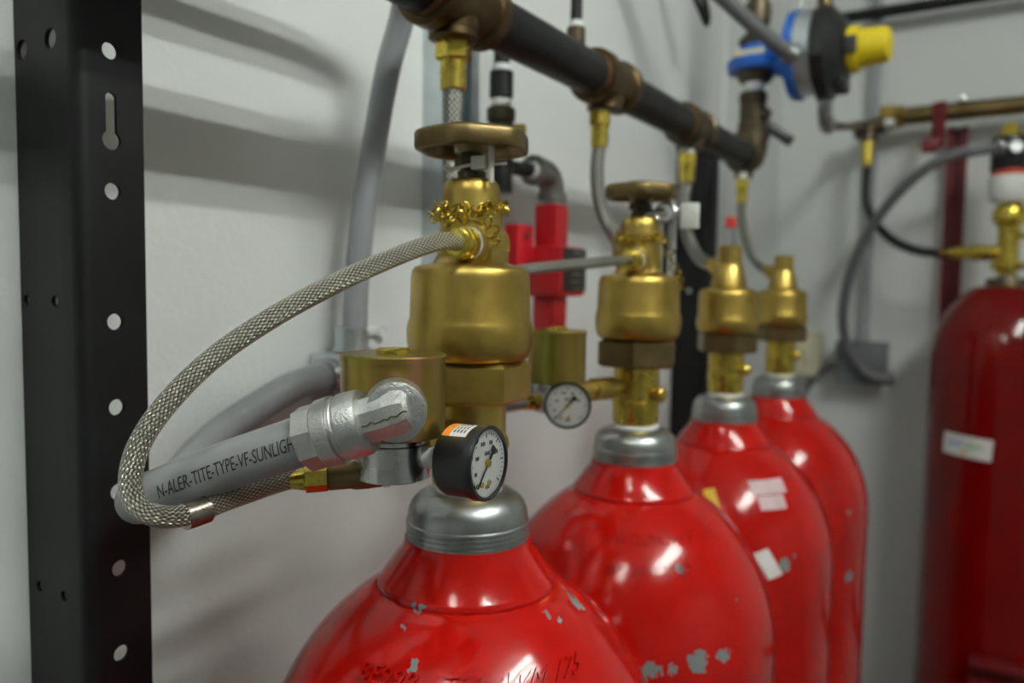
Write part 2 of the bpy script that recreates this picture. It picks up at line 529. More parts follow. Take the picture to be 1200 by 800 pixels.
# ------------------------------------------------------------------ perforated black uprights
def upright(y0, ztop, label, holes, keys, side):
    xw, xo, w, th = WX + 0.001, WX + 0.066, 0.042, 0.0025
    R = 0.008
    prof = [(xw, y0), (xo - R, y0)]
    for k in range(1, 6):
        a = -PI / 2 + PI / 2 * k / 6
        prof.append((xo - R + R * math.cos(a), y0 + R + R * math.sin(a)))
    prof += [(xo, y0 + R), (xo, y0 + w), (xo - th, y0 + w), (xo - th, y0 + R)]
    for k in range(5, 0, -1):
        a = -PI / 2 + PI / 2 * k / 6
        prof.append((xo - R + (R - th) * math.cos(a), y0 + R + (R - th) * math.sin(a)))
    prof += [(xo - R, y0 + th), (xw, y0 + th)]
    bm = NB()
    lo = [bm.verts.new((x, y, 0.0)) for x, y in prof]
    hi = [bm.verts.new((x, y, ztop)) for x, y in prof]
    n = len(prof)
    for k in range(n):
        bm.faces.new((lo[k], lo[(k + 1) % n], hi[(k + 1) % n], hi[k]))
    bm.faces.new(list(reversed(lo))); bm.faces.new(hi)
    o = part('slotted_upright', bm, 'black', None)
    tag(o, label, 'rack post')
    cs = []
    c = NB()
    for z in holes:
        lathe(c, [(0, 0.0050), (0.03, 0.0050)], (xo - 0.015, y0 + 0.0215, z), (1, 0, 0), 20)
    cs.append(c)
    if keys:
        c1 = NB(); c2 = NB()
        for z in keys:
            lathe(c1, [(0, 0.0058), (0.03, 0.0058)], (xo - 0.015, y0 + 0.0215, z - 0.012), (1, 0, 0), 20)
            c = c2
            prof2 = [(-0.0034, -0.010), (0.0034, -0.010)] + [(0.0034 * math.cos(PI * k / 8), 0.0125 + 0.0034 * math.sin(PI * k / 8)) for k in range(9)]
            prof2 = [prof2[0], prof2[1]] + prof2[2:]
            a = [c.verts.new((xo - 0.0145, y0 + 0.0215 + u, z + v)) for u, v in prof2]
            b = [c.verts.new((xo + 0.0145, y0 + 0.0215 + u, z + v)) for u, v in prof2]
            m = len(prof2)
            for k in range(m):
                c.faces.new((a[k], a[(k + 1) % m], b[(k + 1) % m], b[k]))
            c.faces.new(list(reversed(a))); c.faces.new(b)
        cs += [c1, c2]
    c = NB()
    for x, z, r in side:
        lathe(c, [(0, r), (0.03, r)], (x, y0 - 0.012, z), (0, 1, 0), 16)
    cs.append(c)
    cut(o, cs)
    return o
zs = [1.736, 1.654, 1.576, 1.524, 1.472, 1.424, 1.370, 1.318, 1.266]
upright(0.253, 2.3, 'tall black slotted steel upright nearest, left of the braided hose',
        zs + [1.79, 1.84, 1.21, 1.16], [1.696],
        [(-0.5105, 1.739, 0.0062), (-0.4785, 1.741, 0.0062), (-0.5125, 1.588, 0.0035), (-0.4805, 1.588, 0.0035), (-0.5065, 1.408, 0.0035), (-0.478, 1.408, 0.0035)])
upright(1.392, 1.87, 'short black slotted steel upright behind the brass valve of the second cylinder',
        [1.84 - 0.05 * k for k in range(9)], [], [(-0.49, 1.80, 0.005), (-0.49, 1.70, 0.005), (-0.49, 1.60, 0.005)])

# ------------------------------------------------------------------ gas cylinders
AX = -0.297
ROW = [0.4195, 0.7055, 0.993, 1.2805]
ROWX = [-0.2945, -0.298, -0.297, -0.297]
def shell_prof(zn=1.4245, R=0.1375, zs=1.262):
    p = [(0.0, R - 0.03), (0.006, R - 0.012), (0.025, R)]
    p += [(zs * 0.5, R)]
    n = 16
    b = zn - 0.028 - zs                     # crown height up to the collar
    a0 = math.asin(0.0585 / R)
    for k in range(n + 1):
        a = (PI / 2) * (1 - k / n) + a0 * (k / n)
        r = R * math.sin(a)
        z = zs + (b / math.cos(a0)) * math.cos(a)
        p.append((z, r))
    return p
def collar_prof(zn):
    return [(zn - 0.034, 0.0545), (zn - 0.0300, 0.0582), (zn - 0.0275, 0.0592), (zn - 0.0255, 0.0588), (zn - 0.0235, 0.0572), (zn - 0.0030, 0.0425), (zn + 0.002, 0.0415)]
def ring_prof(zn):
    p = [(zn, 0.0395), (zn + 0.0012, 0.0408), (zn + 0.0034, 0.0408)]
    z = zn + 0.0034
    for k in range(3):                       # thread like grooves
        p += [(z + 0.0004, 0.0399), (z + 0.0012, 0.0399), (z + 0.0017, 0.0406), (z + 0.0032, 0.0406)]
        z += 0.0032
    p += [(z + 0.0008, 0.0397), (zn + 0.0160, 0.0397), (zn + 0.0175, 0.0394)]
    for k in range(1, 8):
        a = PI / 2 * k / 7
        p.append((zn + 0.0175 + 0.0155 * math.sin(a), 0.0394 - 0.017 + 0.017 * math.cos(a)))
    p += [(zn + 0.0332, 0.0195)]
    return p
def surf(cx, cy, R, zs, b):
    """point on a crown (ellipsoid) at azimuth a, height z"""
    def fn(a, z, out=0.0):
        r = R * math.sqrt(max(0.0, 1 - ((z - zs) / b) ** 2)) if z > zs else R
        return Vector((cx + (r + out) * math.cos(a), cy + (r + out) * math.sin(a), z + out * 0.6))
    return fn
def stamp(name, body, size, cx, cy, zn, az0, z, mat, parent, zsl=0.0):
    zs = 1.262; R = 0.1375
    b = (zn - 0.028 - zs) / math.cos(math.asin(0.0585 / R))
    sf = surf(cx, cy, R, zs, b)
    def fn(x, y, o):
        zz = z + y * 0.75 + x * zsl
        r = R * math.sqrt(max(0.01, 1 - ((zz - zs) / b) ** 2))
        return sf(az0 + x / r, zz, o + 0.0001)
    bm = text_bm(body, size, fn, extrude=0.0013, split=0.004)
    return part(name, bm, mat, parent, 60)
def sticker(name, cx, cy, R, a, z, w, h, mat, parent, tilt=0.0, zs=1.262, b=0.0, out=0.0006):
    b = b or (1.4345 - 0.028 - 1.262) / math.cos(math.asin(0.0585 / 0.1375))
    sf = surf(cx, cy, R, zs, b)
    bm = NB()
    nx, ny = 8, 5
    grid = []
    layers = []
    for lay in (0.0, out):
        g = []
        for i in range(nx + 1):
            row = []
            for j in range(ny + 1):
                u = (i / nx - .5) * w; v = (j / ny - .5) * h
                uu = u * math.cos(tilt) - v * math.sin(tilt); vv = u * math.sin(tilt) + v * math.cos(tilt)
                zz = z + vv * (0.75 if z > zs + 0.03 else 1.0)
                r = R * math.sqrt(max(0.01, 1 - ((zz - zs) / b) ** 2)) if zz > zs else R
                row.append(bm.verts.new(sf(a + uu / r, zz, lay + 0.0002)))
            g.append(row)
        layers.append(g)
    for li, g in enumerate(layers):
        for i in range(nx):
            for j in range(ny):
                f = (g[i][j], g[i + 1][j], g[i + 1][j + 1], g[i][j + 1])
                bm.faces.new(f if li else tuple(reversed(f)))
    g0, g1 = layers
    edge = [(i, 0) for i in range(nx)] + [(nx, j) for j in range(ny)] + [(i, ny) for i in range(nx, 0, -1)] + [(0, j) for j in range(ny, 0, -1)]
    for k in range(len(edge)):
        i, j = edge[k]; i2, j2 = edge[(k + 1) % len(edge)]
        bm.faces.new((g0[i][j], g0[i2][j2], g1[i2][j2], g1[i][j]))
    return part(name, bm, mat, parent)

def hexnut(bm, p0, d, L, r, rot=0.0, ch=0.0):
    ch = ch or r * 0.10
    lathe(bm, [(0, r * 0.86), (0.0001, r - ch), (ch * 0.7, r), (L - ch * 0.7, r), (L - 0.0001, r - ch), (L, r * 0.86)], p0, d, 6, rot)
    return bm

def make_row_cylinder(i, label, head):
    x, y = ROWX[i], ROW[i]
    zn = 1.4345
    t = thing('gas_cylinder', (x, y, 0), label, 'gas cylinder', 'red gas cylinders in the row along the wall')
    sh = part('shell', lathe(NB(), shell_prof(zn), (x, y, 0), seg=96), 'red%d' % i, t)
    part('collar', lathe(NB(), collar_prof(zn), (x, y, 0), seg=64), 'red%d' % i, t)
    part('neck_ring', lathe(NB(), ring_prof(zn), (x, y, 0), seg=64), 'steel', t, 30)
    part('thread_seal', lathe(NB(), [(1.464, 0.0215), (1.4690, 0.0225), (1.4705, 0.0215)], (x, y, 0), seg=32), 'tape', t)
    # brass discharge valve
    vb = NB()
    prof = [(1.4700, 0.019), (1.4725, 0.0218), (1.4800, 0.0222), (1.490, 0.0222), (1.4905, 0.0232), (1.4935, 0.0232), (1.494, 0.0222), (1.529, 0.0222)]
    if i == 0:
        prof = [(z, r + 0.0022) for z, r in prof]
    nb = NB(); lathe(nb, prof, (x, y, 0), seg=40)
    body = [(1.5525, 0.030), (1.5535, 0.0355), (1.5560, 0.0385), (1.560, 0.0402), (1.566, 0.0410), (1.5735, 0.0410), (1.5775, 0.0402),
            (1.580, 0.0392), (1.606, 0.0385), (1.6100, 0.0378), (1.6125, 0.0362), (1.6135, 0.0340)]
    if head == 'wheel':
        body += [(1.6142, 0.0280), (1.6160, 0.0245), (1.6195, 0.0222), (1.625, 0.0212), (1.640, 0.0200), (1.6600, 0.0185), (1.6655, 0.0178), (1.6685, 0.0155), (1.6690, 0.008)]
    else:
        body = [(z - 0.011 if z > 1.57 else z - 0.006, r * 0.95) for z, r in body]
        body += [(1.604, 0.026), (1.606, 0.0225), (1.612, 0.0212), (1.632, 0.0168), (1.6335, 0.0158), (1.634, 0.0150), (1.6560, 0.0146), (1.6575, 0.0125)]
    lathe(vb, body, (x, y, 0), seg=56)
    v = part('valve_body', vb, 'brass', t, 35)
    part('valve_neck', nb, 'brass_yellow' if i else 'brass', v, 35)
    nz = (1.5265, 1.5530) if head == 'wheel' else (1.5225, 1.5480)
    hn = NB(); hexnut(hn, (x, y, nz[0]), (0, 0, 1), nz[1] - nz[0], 0.0405 if head == 'wheel' else 0.0385, rot=0.12 + 0.2 * i)
    part('hex_nut', hn, 'brass_tarnished' if i else 'brass', v, 20)
    # blanking plugs on the valve neck
    for a, L in ((-0.25, 0.010), (2.4, 0.010)):
        d = V(math.cos(a), math.sin(a), 0)
        bm = NB(); lathe(bm, [(0, 0.0060), (0.004, 0.0060), (0.0041, 0.0072), (L, 0.0072), (L + 0.002, 0.0055)], V(x, y, 1.502) + d * 0.021, d, 14)
        part('side_plug', bm, 'brass_bright' if head != 'wheel' else 'brass', v)
    # outlet elbow at the back where the manifold hose enters
    d = V(-0.72, 0.62, 0.30).normalized()
    bm = NB(); lathe(bm, [(0, 0.011), (0.018, 0.011), (0.0182, 0.009), (0.030, 0.009)], V(x, y, 1.622) + d * 0.014, d, 18)
    part('outlet', bm, 'brass', v)
    return t, v, sh

def chain_links(pts, parent, n, size=0.0074):
    """an ornamental jack chain of separate bent wire links along a path"""
    path = spline(pts, 14)
    L = [0.0]
    for a, b in zip(path[:-1], path[1:]): L.append(L[-1] + (b - a).length)
    bm = NB(); torus(bm, (0, 0, 0), (0, 0, 1), 0.0026, 0.00080, 14, 6, sx=1.8)
    me = None
    ch = bpy.data.objects.new('security_chain', None)
    COL.objects.link(ch); ch.parent = parent
    root = parent
    while root.parent: root = root.parent
    org = Vector(root.location)
    for k in range(n):
        s = L[-1] * (k + 0.5) / n
        i = max(j for j in range(len(L)) if L[j] <= s)
        i = min(i, len(path) - 2)
        f = (s - L[i]) / max(1e-6, L[i + 1] - L[i])
        p = path[i].lerp(path[i + 1], f)
        tg = (path[i + 1] - path[i]).normalized()
        x, y, z = frame(tg)
        tw = (k % 2) * PI / 2 + random.uniform(-0.3, 0.3) + 0.75
        yy = x * math.cos(tw) + y * math.sin(tw)
        zz = tg.cross(yy)
        if me is None:
            o = part('link', bm, 'brass_yellow', None)
            me = o.data
        else:
            o = bpy.data.objects.new('link', me); COL.objects.link(o)
        o.parent = ch
        rot = Matrix((tg, yy, zz)).transposed().to_4x4()
        o.matrix_local = Matrix.Translation(p - org) @ rot
    return ch

def wheel_head(i, t, v, boss_dir, tail_side):
    x, y = ROWX[i], ROW[i]
    # stem and hand wheel
    bm = NB(); lathe(bm, [(1.662, 0.0092), (1.674, 0.0092), (1.6745, 0.0072), (1.693, 0.0072)], (x, y, 0), seg=20)
    lathe(bm, [(1.676, 0.0112), (1.682, 0.0112)], (x, y, 0), seg=6)
    st = part('stem', bm, 'iron_fitting', t)
    lobes = lambda a: 1.0 + 0.035 * math.cos(6 * a + 0.6)
    bm = NB()
    # dished under side with hub, scalloped rim
    lathe(bm, [(1.6855, 0.0105), (1.6860, 0.0110), (1.6930, 0.0125), (1.6932, 0.0290), (1.6885, 0.0305), (1.6865, 0.0325), (1.6860, 0.0350), (1.6868, 0.0368),
               (1.6885, 0.0374), (1.6960, 0.0374), (1.6978, 0.0366), (1.6990, 0.0345), (1.6995, 0.0150), (1.7025, 0.0120), (1.7025, 0.006)], (x, y, 0), seg=84)
    for vert in bm.verts:
        dx, dy = vert.co.x - x, vert.co.y - y
        r = math.hypot(dx, dy)
        if r > 0.02:
            a = math.atan2(dy, dx)
            k = (0.965 if i == 0 else 0.93) * (1.0 + 0.040 * math.cos(6 * a + 0.9))
            vert.co.x = x + dx * k; vert.co.y = y + dy * k
    part('hand_wheel', bm, 'brass_tarnished', t, 40)
    # pilot port boss on the upper body
    bd = V(boss_dir).normalized()
    p = V(x, y, 1.627) + (V(0.0085, 0.0053, 0) if i == 0 else V(0.002, 0.001, 0))
    bm = NB(); lathe(bm, [(-0.004, 0.0152), (0.0205, 0.0148), (0.0225, 0.0138), (0.0232, 0.012)], p, bd, 32)
    # arch shaped cheek running from the boss down into the body top
    sd = bd.cross(V(0, 0, 1))
    box(bm, p + bd * 0.0075 - V(0, 0, 0.0085), (0.0294, 0.023, 0.017), 0.0012, (sd, bd, V(0, 0, 1)))
    part('port_boss', bm, 'brass', v)
    bm = NB(); lathe(bm, [(0.022, 0.0105), (0.0245, 0.0105)], p, bd, 24); part('port_seal', bm, 'tape', v)
    bm = NB(); lathe(bm, [(0.0245, 0.0092), (0.0250, 0.0100), (0.030, 0.0100), (0.0305, 0.0085), (0.0325, 0.0085), (0.0330, 0.0092), (0.0365, 0.0090), (0.0375, 0.0075)], p, bd, 24)
    part('port_fitting', bm, 'brass_bright', v)
    # chain wrapped twice around the upper neck, its tail hanging down
    pts = []
    for k in range(17):
        a = -2.75 + 2 * PI * k / 16
        pts.append((x + 0.0218 * math.cos(a), y + 0.0218 * math.sin(a), 1.6500 + 0.0016 * math.sin(2 * a + 1)))
    chain_links(pts, t, 21)
    pts = []
    for k in range(9):
        a = -2.75 + 2.5 * k / 8
        pts.append((x + 0.0232 * math.cos(a), y + 0.0232 * math.sin(a), 1.6485 - 0.0065 * math.sin(PI * min(1.0, k / 7.0))))
    chain_links(pts, t, 9)
    if tail_side == 0:
        chain_links([(x + 0.0165, y - 0.0165, 1.6465), (x + 0.0225, y - 0.0165, 1.6420), (x + 0.0265, y - 0.0150, 1.6345), (x + 0.0285, y - 0.0130, 1.6260)], t, 4)
    else:
        chain_links([(x + 0.022, y - 0.006, 1.650), (x + 0.029, y - 0.003, 1.640), (x + 0.033, y + 0.000, 1.625), (x + 0.038, y + 0.004, 1.612), (x + 0.0415, y + 0.007, 1.600)], t, 8)

def gauge(c, g, t, sticker_on=True, r=0.0200, depth=0.024):
    """pressure gauge: face centre c, facing g"""
    g = V(g).normalized(); c = V(c)
    x, y, _ = frame(g)                         # x sideways, y up
    G = part('pressure_gauge', lathe(NB(), [(-depth - 0.002, r * 0.72), (-depth, r * 0.90), (-depth + 0.002, r * 0.955), (-0.006, r * 0.955), (-0.0058, r), (-0.0012, r), (0.0, r * 0.975), (0.0, r * 0.90), (-0.0025, r * 0.885), (-0.0026, 0.001)],
             c, g, 56), 'black_plastic', t, 30)
    part('dial', lathe(NB(), [(-0.0025, r * 0.885), (-0.0021, r * 0.885), (-0.0020, r * 0.86)], c, g, 48), 'dial', G)
    bm = NB()
    up = Vector((0, 0, 1)); side = up.cross(g).normalized()
    upv = g.cross(side).normalized()
    def at(a, rr, o=-0.0019):
        return c + g * o + (side * math.cos(a) + upv * math.sin(a)) * rr
    for k in range(31):
        a = math.radians(225 - 270 * k / 30)
        L = 0.14 if k % 5 == 0 else 0.07
        w = 0.0045 if k % 5 == 0 else 0.0025
        d = (side * math.cos(a) + upv * math.sin(a)); q = g.cross(d)
        p = at(a, r * (0.80 - L / 2))
        box(bm, p, (r * L, r * w * 8, 0.0001), 0, (d, q, g))
    part('scale_marks', bm, 'ink', G)
    bm = NB()
    for a, rr, w in ((1.9, 0.55, 0.22), (1.2, 0.55, 0.18), (2.75, 0.5, 0.16), (0.45, 0.52, 0.16), (1.57, 0.26, 0.26), (-1.57, 0.62, 0.22), (3.5, 0.58, 0.12)):
        for q in range(3):
            box(bm, at(a, rr * r) + side * (q - 1) * r * w * 0.33, (r * w * 0.2, r * 0.10, 0.0001), 0, (side, upv, g))
    part('scale_numbers', bm, 'ink', G)
    bm = NB()
    a = math.radians(228)
    d = side * math.cos(a) + upv * math.sin(a); q = g.cross(d)
    for s0, s1, w in ((-0.35, 0.0, 0.10), (0.0, 0.78, 0.045)):
        p = c + g * -0.0012 + d * (r * (s0 + s1) / 2)
        box(bm, p, (r * (s1 - s0), r * w, 0.0003), 0, (d, q, g))
    box(bm, c + g * -0.0012 - d * r * 0.42, (r * 0.16, r * 0.22, 0.0003), 0, (d, q, g))
    part('needle', bm, 'ink', G)
    part('needle_hub', lathe(NB(), [(-0.0019, r * 0.11), (-0.0006, r * 0.11), (-0.0004, r * 0.06)], c, g, 16), 'brass_bright', G)
    bm = NB()
    for sx in (-0.28, 0.06):
        lathe(bm, [(-0.0019, r * 0.075), (-0.0013, r * 0.075)], c + side * r * sx - upv * r * 0.52, g, 12)
    part('dial_screws', bm, 'brass_bright', G)
    part('lens', lathe(NB(), [(-0.0004, r * 0.89), (0.0006, r * 0.885), (0.0014, r * 0.70), (0.0018, r * 0.3)], c, g, 48), 'glass', G)
    if sticker_on:
        for s0, s1, mt, nm in ((-0.92, -0.72, 'orange', 'orange_band'), (-0.72, -0.30, 'paper', 'calibration_sticker')):
            bm = NB()
            a0, a1 = math.radians(64), math.radians(128)
            rr = r * 0.962
            n = 8
            rows = []
            for k in range(n + 1):
                a = a0 + (a1 - a0) * k / n
                dd = side * math.cos(a) + upv * math.sin(a)
                rows.append([bm.verts.new(c + g * (depth * s) + dd * q) for s in (s0, s1) for q in (r * 0.955, rr)])
            for k in range(n):
                A, B = rows[k], rows[k + 1]
                bm.faces.new((A[1], B[1], B[3], A[3])); bm.faces.new((A[0], A[2], B[2], B[0]))
                bm.faces.new((A[0], B[0], B[1], A[1])); bm.faces.new((A[2], A[3], B[3], B[2]))
            bm.faces.new((rows[0][0], rows[0][1], rows[0][3], rows[0][2])); bm.faces.new((rows[-1][0], rows[-1][2], rows[-1][3], rows[-1][1]))
            part(nm, bm, mt, G)
        bm = NB()
        for j in range(4):
            for k in range(5):
                a = math.radians(72 + k * 11)
                dd = side * math.cos(a) + upv * math.sin(a)
                tt = g.cross(dd)
                box(bm, c + g * depth * (-0.65 + 0.085 * j) + dd * (r * 0.963), (depth * 0.03, r * 0.13, 0.0002), 0, (g, tt, dd))
        part('sticker_print', bm, 'ink', G)
    return G

def actuator(t, c, z0, z1, r, mat, valve_xy, low_r=0.0200, low_z=1.492):
    """electric pilot actuator: plated can over a turned steel body, screwed to the valve side"""
    x, y = c
    part('actuator_can', lathe(NB(), [(z0, r * 0.9), (z0 + 0.001, r * 0.985), (z0 + 0.003, r * 0.985), (z1 - 0.0036, r * 0.985), (z1 - 0.0035, r * 1.01), (z1 - 0.0008, r * 1.01), (z1, r * 0.985)], (x, y, 0), seg=56), mat, t)
    part('can_cap_nut', lathe(NB(), [(z1, 0.0098), (z1 + 0.0022, 0.0098), (z1 + 0.003, 0.0085)], (x, y, 0), seg=24), 'brass_bright', t)
    part('actuator_body', lathe(NB(), [(low_z, low_r * 0.9), (low_z + 0.001, low_r), (z0 - 0.004, low_r), (z0 - 0.0035, low_r * 0.92), (z0, low_r * 0.92)], (x, y, 0), seg=48), 'steel_bright', t)
    p = V(x, y, 1.508); q = V(valve_xy[0], valve_xy[1], 1.508); d = (q - p)
    L = d.length
    bm = NB(); lathe(bm, [(low_r * 0.8, 0.0085), (L * 0.42, 0.0085), (L * 0.42 + 0.0002, 0.0105), (L * 0.66, 0.0105), (L * 0.80, 0.0065), (L - 0.015, 0.0065)], p, d, 18)
    part('side_nipple', bm, 'brass', t)

# --- first cylinder
T1, V1, SH1 = make_row_cylinder(0, 'nearest red gas cylinder of the row with black pressure gauge facing right and gold can', 'wheel')
wheel_head(0, T1, V1, (0.09, -1.0, 0), 0)
C1 = (-0.281, 0.328)
actuator(T1, C1, 1.5185, 1.5635, 0.0288, 'irid', (AX, ROW[0]), 0.0205, 1.4950)
gauge((-0.2235, 0.3375, 1.5085), (0.995, 0.05, 0.03), T1)
part('gauge_seal', lathe(NB(), [(0, 0.0062), (0.010, 0.0062)], (-0.2630, 0.3325, 1.508), (0.978, 0.185, 0.0), 16), 'tape', T1)
# nylon cable tie sealing the hand wheel
bm = NB()
tx, ty = ROWX[0] + 0.013, ROW[0] - 0.006
tube(bm, [(tx - 0.026, ty - 0.006, 1.6765), (tx - 0.020, ty - 0.009, 1.6735), (tx - 0.010, ty - 0.008, 1.6755), (tx - 0.004, ty - 0.004, 1.6770)], 0.0011, 6, 6)
tube(bm, [(tx + 0.004, ty - 0.002, 1.6765), (tx + 0.015, ty + 0.004, 1.6775)], 0.0010, 6, 6)
box(bm, (tx, ty - 0.004, 1.6775), (0.0105, 0.006, 0.0085), 0.001)
box(bm, (tx + 0.008, ty - 0.003, 1.6765), (0.0026, 0.004, 0.0230), 0.0006)
tube(bm, [(tx + 0.008, ty - 0.003, 1.687), (tx + 0.0085, ty - 0.0035, 1.6895), (tx + 0.009, ty - 0.004, 1.692)], 0.0011, 6, 6)
part('cable_tie', bm, 'tie', T1)
stamp('stamped_letters', '8F99B   T00MWM 175', 0.0150, ROWX[0], ROW[0], 1.4345, -1.66, 1.3765, 'red0', SH1)

# --- second cylinder
T2, V2, SH2 = make_row_cylinder(1, 'second red gas cylinder of the row with hand wheel and forward facing white gauge', 'wheel')
wheel_head(1, T2, V2, (0.10, -0.99, 0), 1)
actuator(T2, (-0.331, 0.604), 1.5175, 1.5635, 0.0262, 'irid_green', (AX, ROW[1]))
gauge((-0.3065, 0.5805, 1.502), (0.47, -0.88, 0.02), T2, True)
part('gauge_seal', lathe(NB(), [(0, 0.006), (0.016, 0.006)], (-0.3260, 0.6060, 1.504), (0.47, -0.88, 0.0), 16), 'steel', T2)
bm = NB()
torus(bm, (AX + 0.025, ROW[1] - 0.002, 1.672), (0.2, -1, 0.2), 0.0090, 0.0022, 24, 8)
lathe(bm, [(0, 0.0042), (0.020, 0.0042)], (AX + 0.006, ROW[1] - 0.003, 1.671), (1, 0, 0.1), 12)
part('locking_pin', bm, 'steel_bright', T2)
bm = NB(); box(bm, (AX + 0.030, ROW[1] - 0.004, 1.640), (0.013, 0.003, 0.05), 0.001)
part('clear_tag', bm, 'clear', T2)
bm = NB(); box(bm, (AX + 0.047, ROW[1] + 0.002, 1.669), (0.017, 0.005, 0.0235), 0.001)
part('white_seal_tag', bm, 'white_plastic', T2)
stamp('stamped_letters', 'R-22ONM-LT', 0.0125, ROWX[1], ROW[1], 1.4345, -1.34, 1.381, 'red1', SH2)
stamp('stamped_letters', '8F1200T27 52', 0.0125, ROWX[1], ROW[1], 1.4345, -1.36, 1.3600, 'red1', SH2)

# --- third and fourth
T3, V3, SH3 = make_row_cylinder(2, 'third red gas cylinder of the row with two pale rectangular stickers on its shoulder', 'cap')
bm = NB(); box(bm, (AX - 0.001, ROW[2], 1.6700), (0.014, 0.004, 0.026), 0.001); part('clear_tag', bm, 'clear', T3)
bm = NB(); box(bm, (AX + 0.000, ROW[2], 1.6865), (0.013, 0.006, 0.014), 0.001); part('red_tag', bm, 'red_tag', T3)
T4, V4, SH4 = make_row_cylinder(3, 'fourth red gas cylinder, farthest of the row, nearest the room corner', 'cap')
for (a, z, w, h, m_, tl, nm) in ((-0.728, 1.3725, 0.046, 0.019, 'paper_worn', 0.03, 'paper_sticker'), (-0.740, 1.3570, 0.034, 0.019, 'paper_worn', 0.03, 'paper_sticker'),
                             (-0.875, 1.2935, 0.019, 0.042, 'paper', 0.42, 'diamond_tag')):
    sticker(nm, AX, ROW[2], 0.1375, a, z, w, h, m_, SH3, tl)
sticker('yellow_sticker', AX, ROW[2], 0.1375, -1.375, 1.3560, 0.014, 0.036, 'yellow_mark', SH3, 0.3)

# --- the tall cylinder by the end wall
RX, RY, RZ = 0.004, 1.965, 1.630
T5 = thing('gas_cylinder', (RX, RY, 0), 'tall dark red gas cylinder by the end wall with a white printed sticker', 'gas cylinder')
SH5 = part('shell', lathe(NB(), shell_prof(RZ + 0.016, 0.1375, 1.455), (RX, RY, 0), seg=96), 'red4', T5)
part('neck_ring', lathe(NB(), [(RZ - 0.018, 0.0405), (RZ + 0.004, 0.0405), (RZ + 0.006, 0.039), (RZ + 0.0065, 0.02)], (RX, RY, 0), seg=40), 'iron_fitting', T5)
part('thread_seal', lathe(NB(), [(RZ + 0.004, 0.02), (RZ + 0.012, 0.02)], (RX, RY, 0), seg=24), 'steel', T5)
bm = NB()
lathe(bm, [(1.640, 0.018), (1.652, 0.020), (1.656, 0.0235), (1.668, 0.0235), (1.672, 0.0205), (1.700, 0.0190), (1.716, 0.0205), (1.735, 0.0195), (1.748, 0.022), (1.755, 0.031), (1.772, 0.033), (1.783, 0.029), (1.792, 0.018)], (RX - 0.002, RY, 0), seg=28)
VB5 = part('valve_body', bm, 'brass_bright', T5, 30)
bm = NB(); lathe(bm, [(0.0, 0.0165), (0.056, 0.0165), (0.060, 0.0135), (0.083, 0.0125), (0.100, 0.0090), (0.110, 0.0090)], (RX - 0.014, RY - 0.005, 1.690), (-0.985, 0.0, 0.0), 20)
part('check_valve', bm, 'brass_bright', VB5)
for pp, dd_, pr in (((RX + 0.012, RY - 0.01, 1.725), (0.9, -0.4, 0), [(0, 0.007), (0.02, 0.007), (0.0205, 0.011), (0.028, 0.011)]),
                    ((RX - 0.01, RY - 0.012, 1.662), (-0.7, -0.7, 0), [(0, 0.006), (0.018, 0.006), (0.0185, 0.009), (0.024, 0.009)]),
                    ((RX + 0.01, RY - 0.012, 1.662), (0.9, -0.4, 0), [(0, 0.006), (0.018, 0.006), (0.0185, 0.009), (0.024, 0.009)])):
    part('side_plug', lathe(NB(), pr, pp, dd_, 14), 'brass_bright', VB5)
AC5 = part('actuator_can', lathe(NB(), [(1.792, 0.022), (1.797, 0.034), (1.806, 0.0385), (1.845, 0.0385), (1.850, 0.036)], (RX - 0.006, RY, 0), seg=32), 'white_plastic', T5)
part('red_band', lathe(NB(), [(1.850, 0.034), (1.8505, 0.0345), (1.862, 0.0345)], (RX - 0.006, RY, 0), seg=32), 'red_tag', AC5)
part('yellow_band', lathe(NB(), [(1.848, 0.0348), (1.8515, 0.0348)], (RX - 0.006, RY, 0), seg=32), 'yellow_mark', AC5)
part('coil_housing', lathe(NB(), [(1.860, 0.033), (1.862, 0.0345), (1.926, 0.0345), (1.931, 0.032)], (RX - 0.009, RY, 0), seg=32), 'black_plastic', T5)
bm = NB(); hexnut(bm, (RX - 0.010, RY, 1.930), (0, 0, 1), 0.012, 0.024, 0.3); hexnut(bm, (RX - 0.010, RY, 1.942), (0, 0, 1), 0.016, 0.0155)
part('top_nut', bm, 'brass_bright', T5)
bm = NB()
lathe(bm, [(0, 0.017), (0.012, 0.019), (0.016, 0.017)], (RX - 0.020, RY - 0.018, 1.906), (-0.75, -0.62, 0.1), 20)
lathe(bm, [(0, 0.012), (0.014, 0.013), (0.018, 0.011)], (RX - 0.002, RY - 0.030, 1.902), (0.3, -0.95, 0.1), 16)
part('conduit_connector', bm, 'steel_bright', T5)
LBL = sticker('printed_label', RX, RY, 0.1375, -1.99, 1.2905, 0.098, 0.044, 'paper', SH5, -0.05, zs=1.455)
def on_label(x0, z0, size):
    def fn(x, y, o):
        a = -1.99 + (x0 + x) / 0.1375
        return Vector((RX + (0.1375 + 0.0010 + o) * math.cos(a), RY + (0.1375 + 0.0010 + o) * math.sin(a), 1.2905 + z0 + y - 0.05 * (x0 + x)))
    return fn
lb = part('blue_lettering', text_bm('iner', 0.0235, on_label(-0.039, -0.002, 1), 0.0001, 0.006), 'blue_ink', SH5)
lg = part('green_lettering', text_bm('gen', 0.0235, on_label(0.000, -0.002, 1), 0.0001, 0.006), 'green_ink', SH5)
fnl = on_label(0, 0, 1)
bm = NB()
vs = [bm.verts.new(fnl(-0.004 + 0.007 * math.cos(2 * PI * k / 14), -0.0125 + 0.005 * math.sin(2 * PI * k / 14), 0.0001)) for k in range(14)]
bm.faces.new(vs)
part('yellow_logo_dot', bm, 'yellow_mark', SH5)

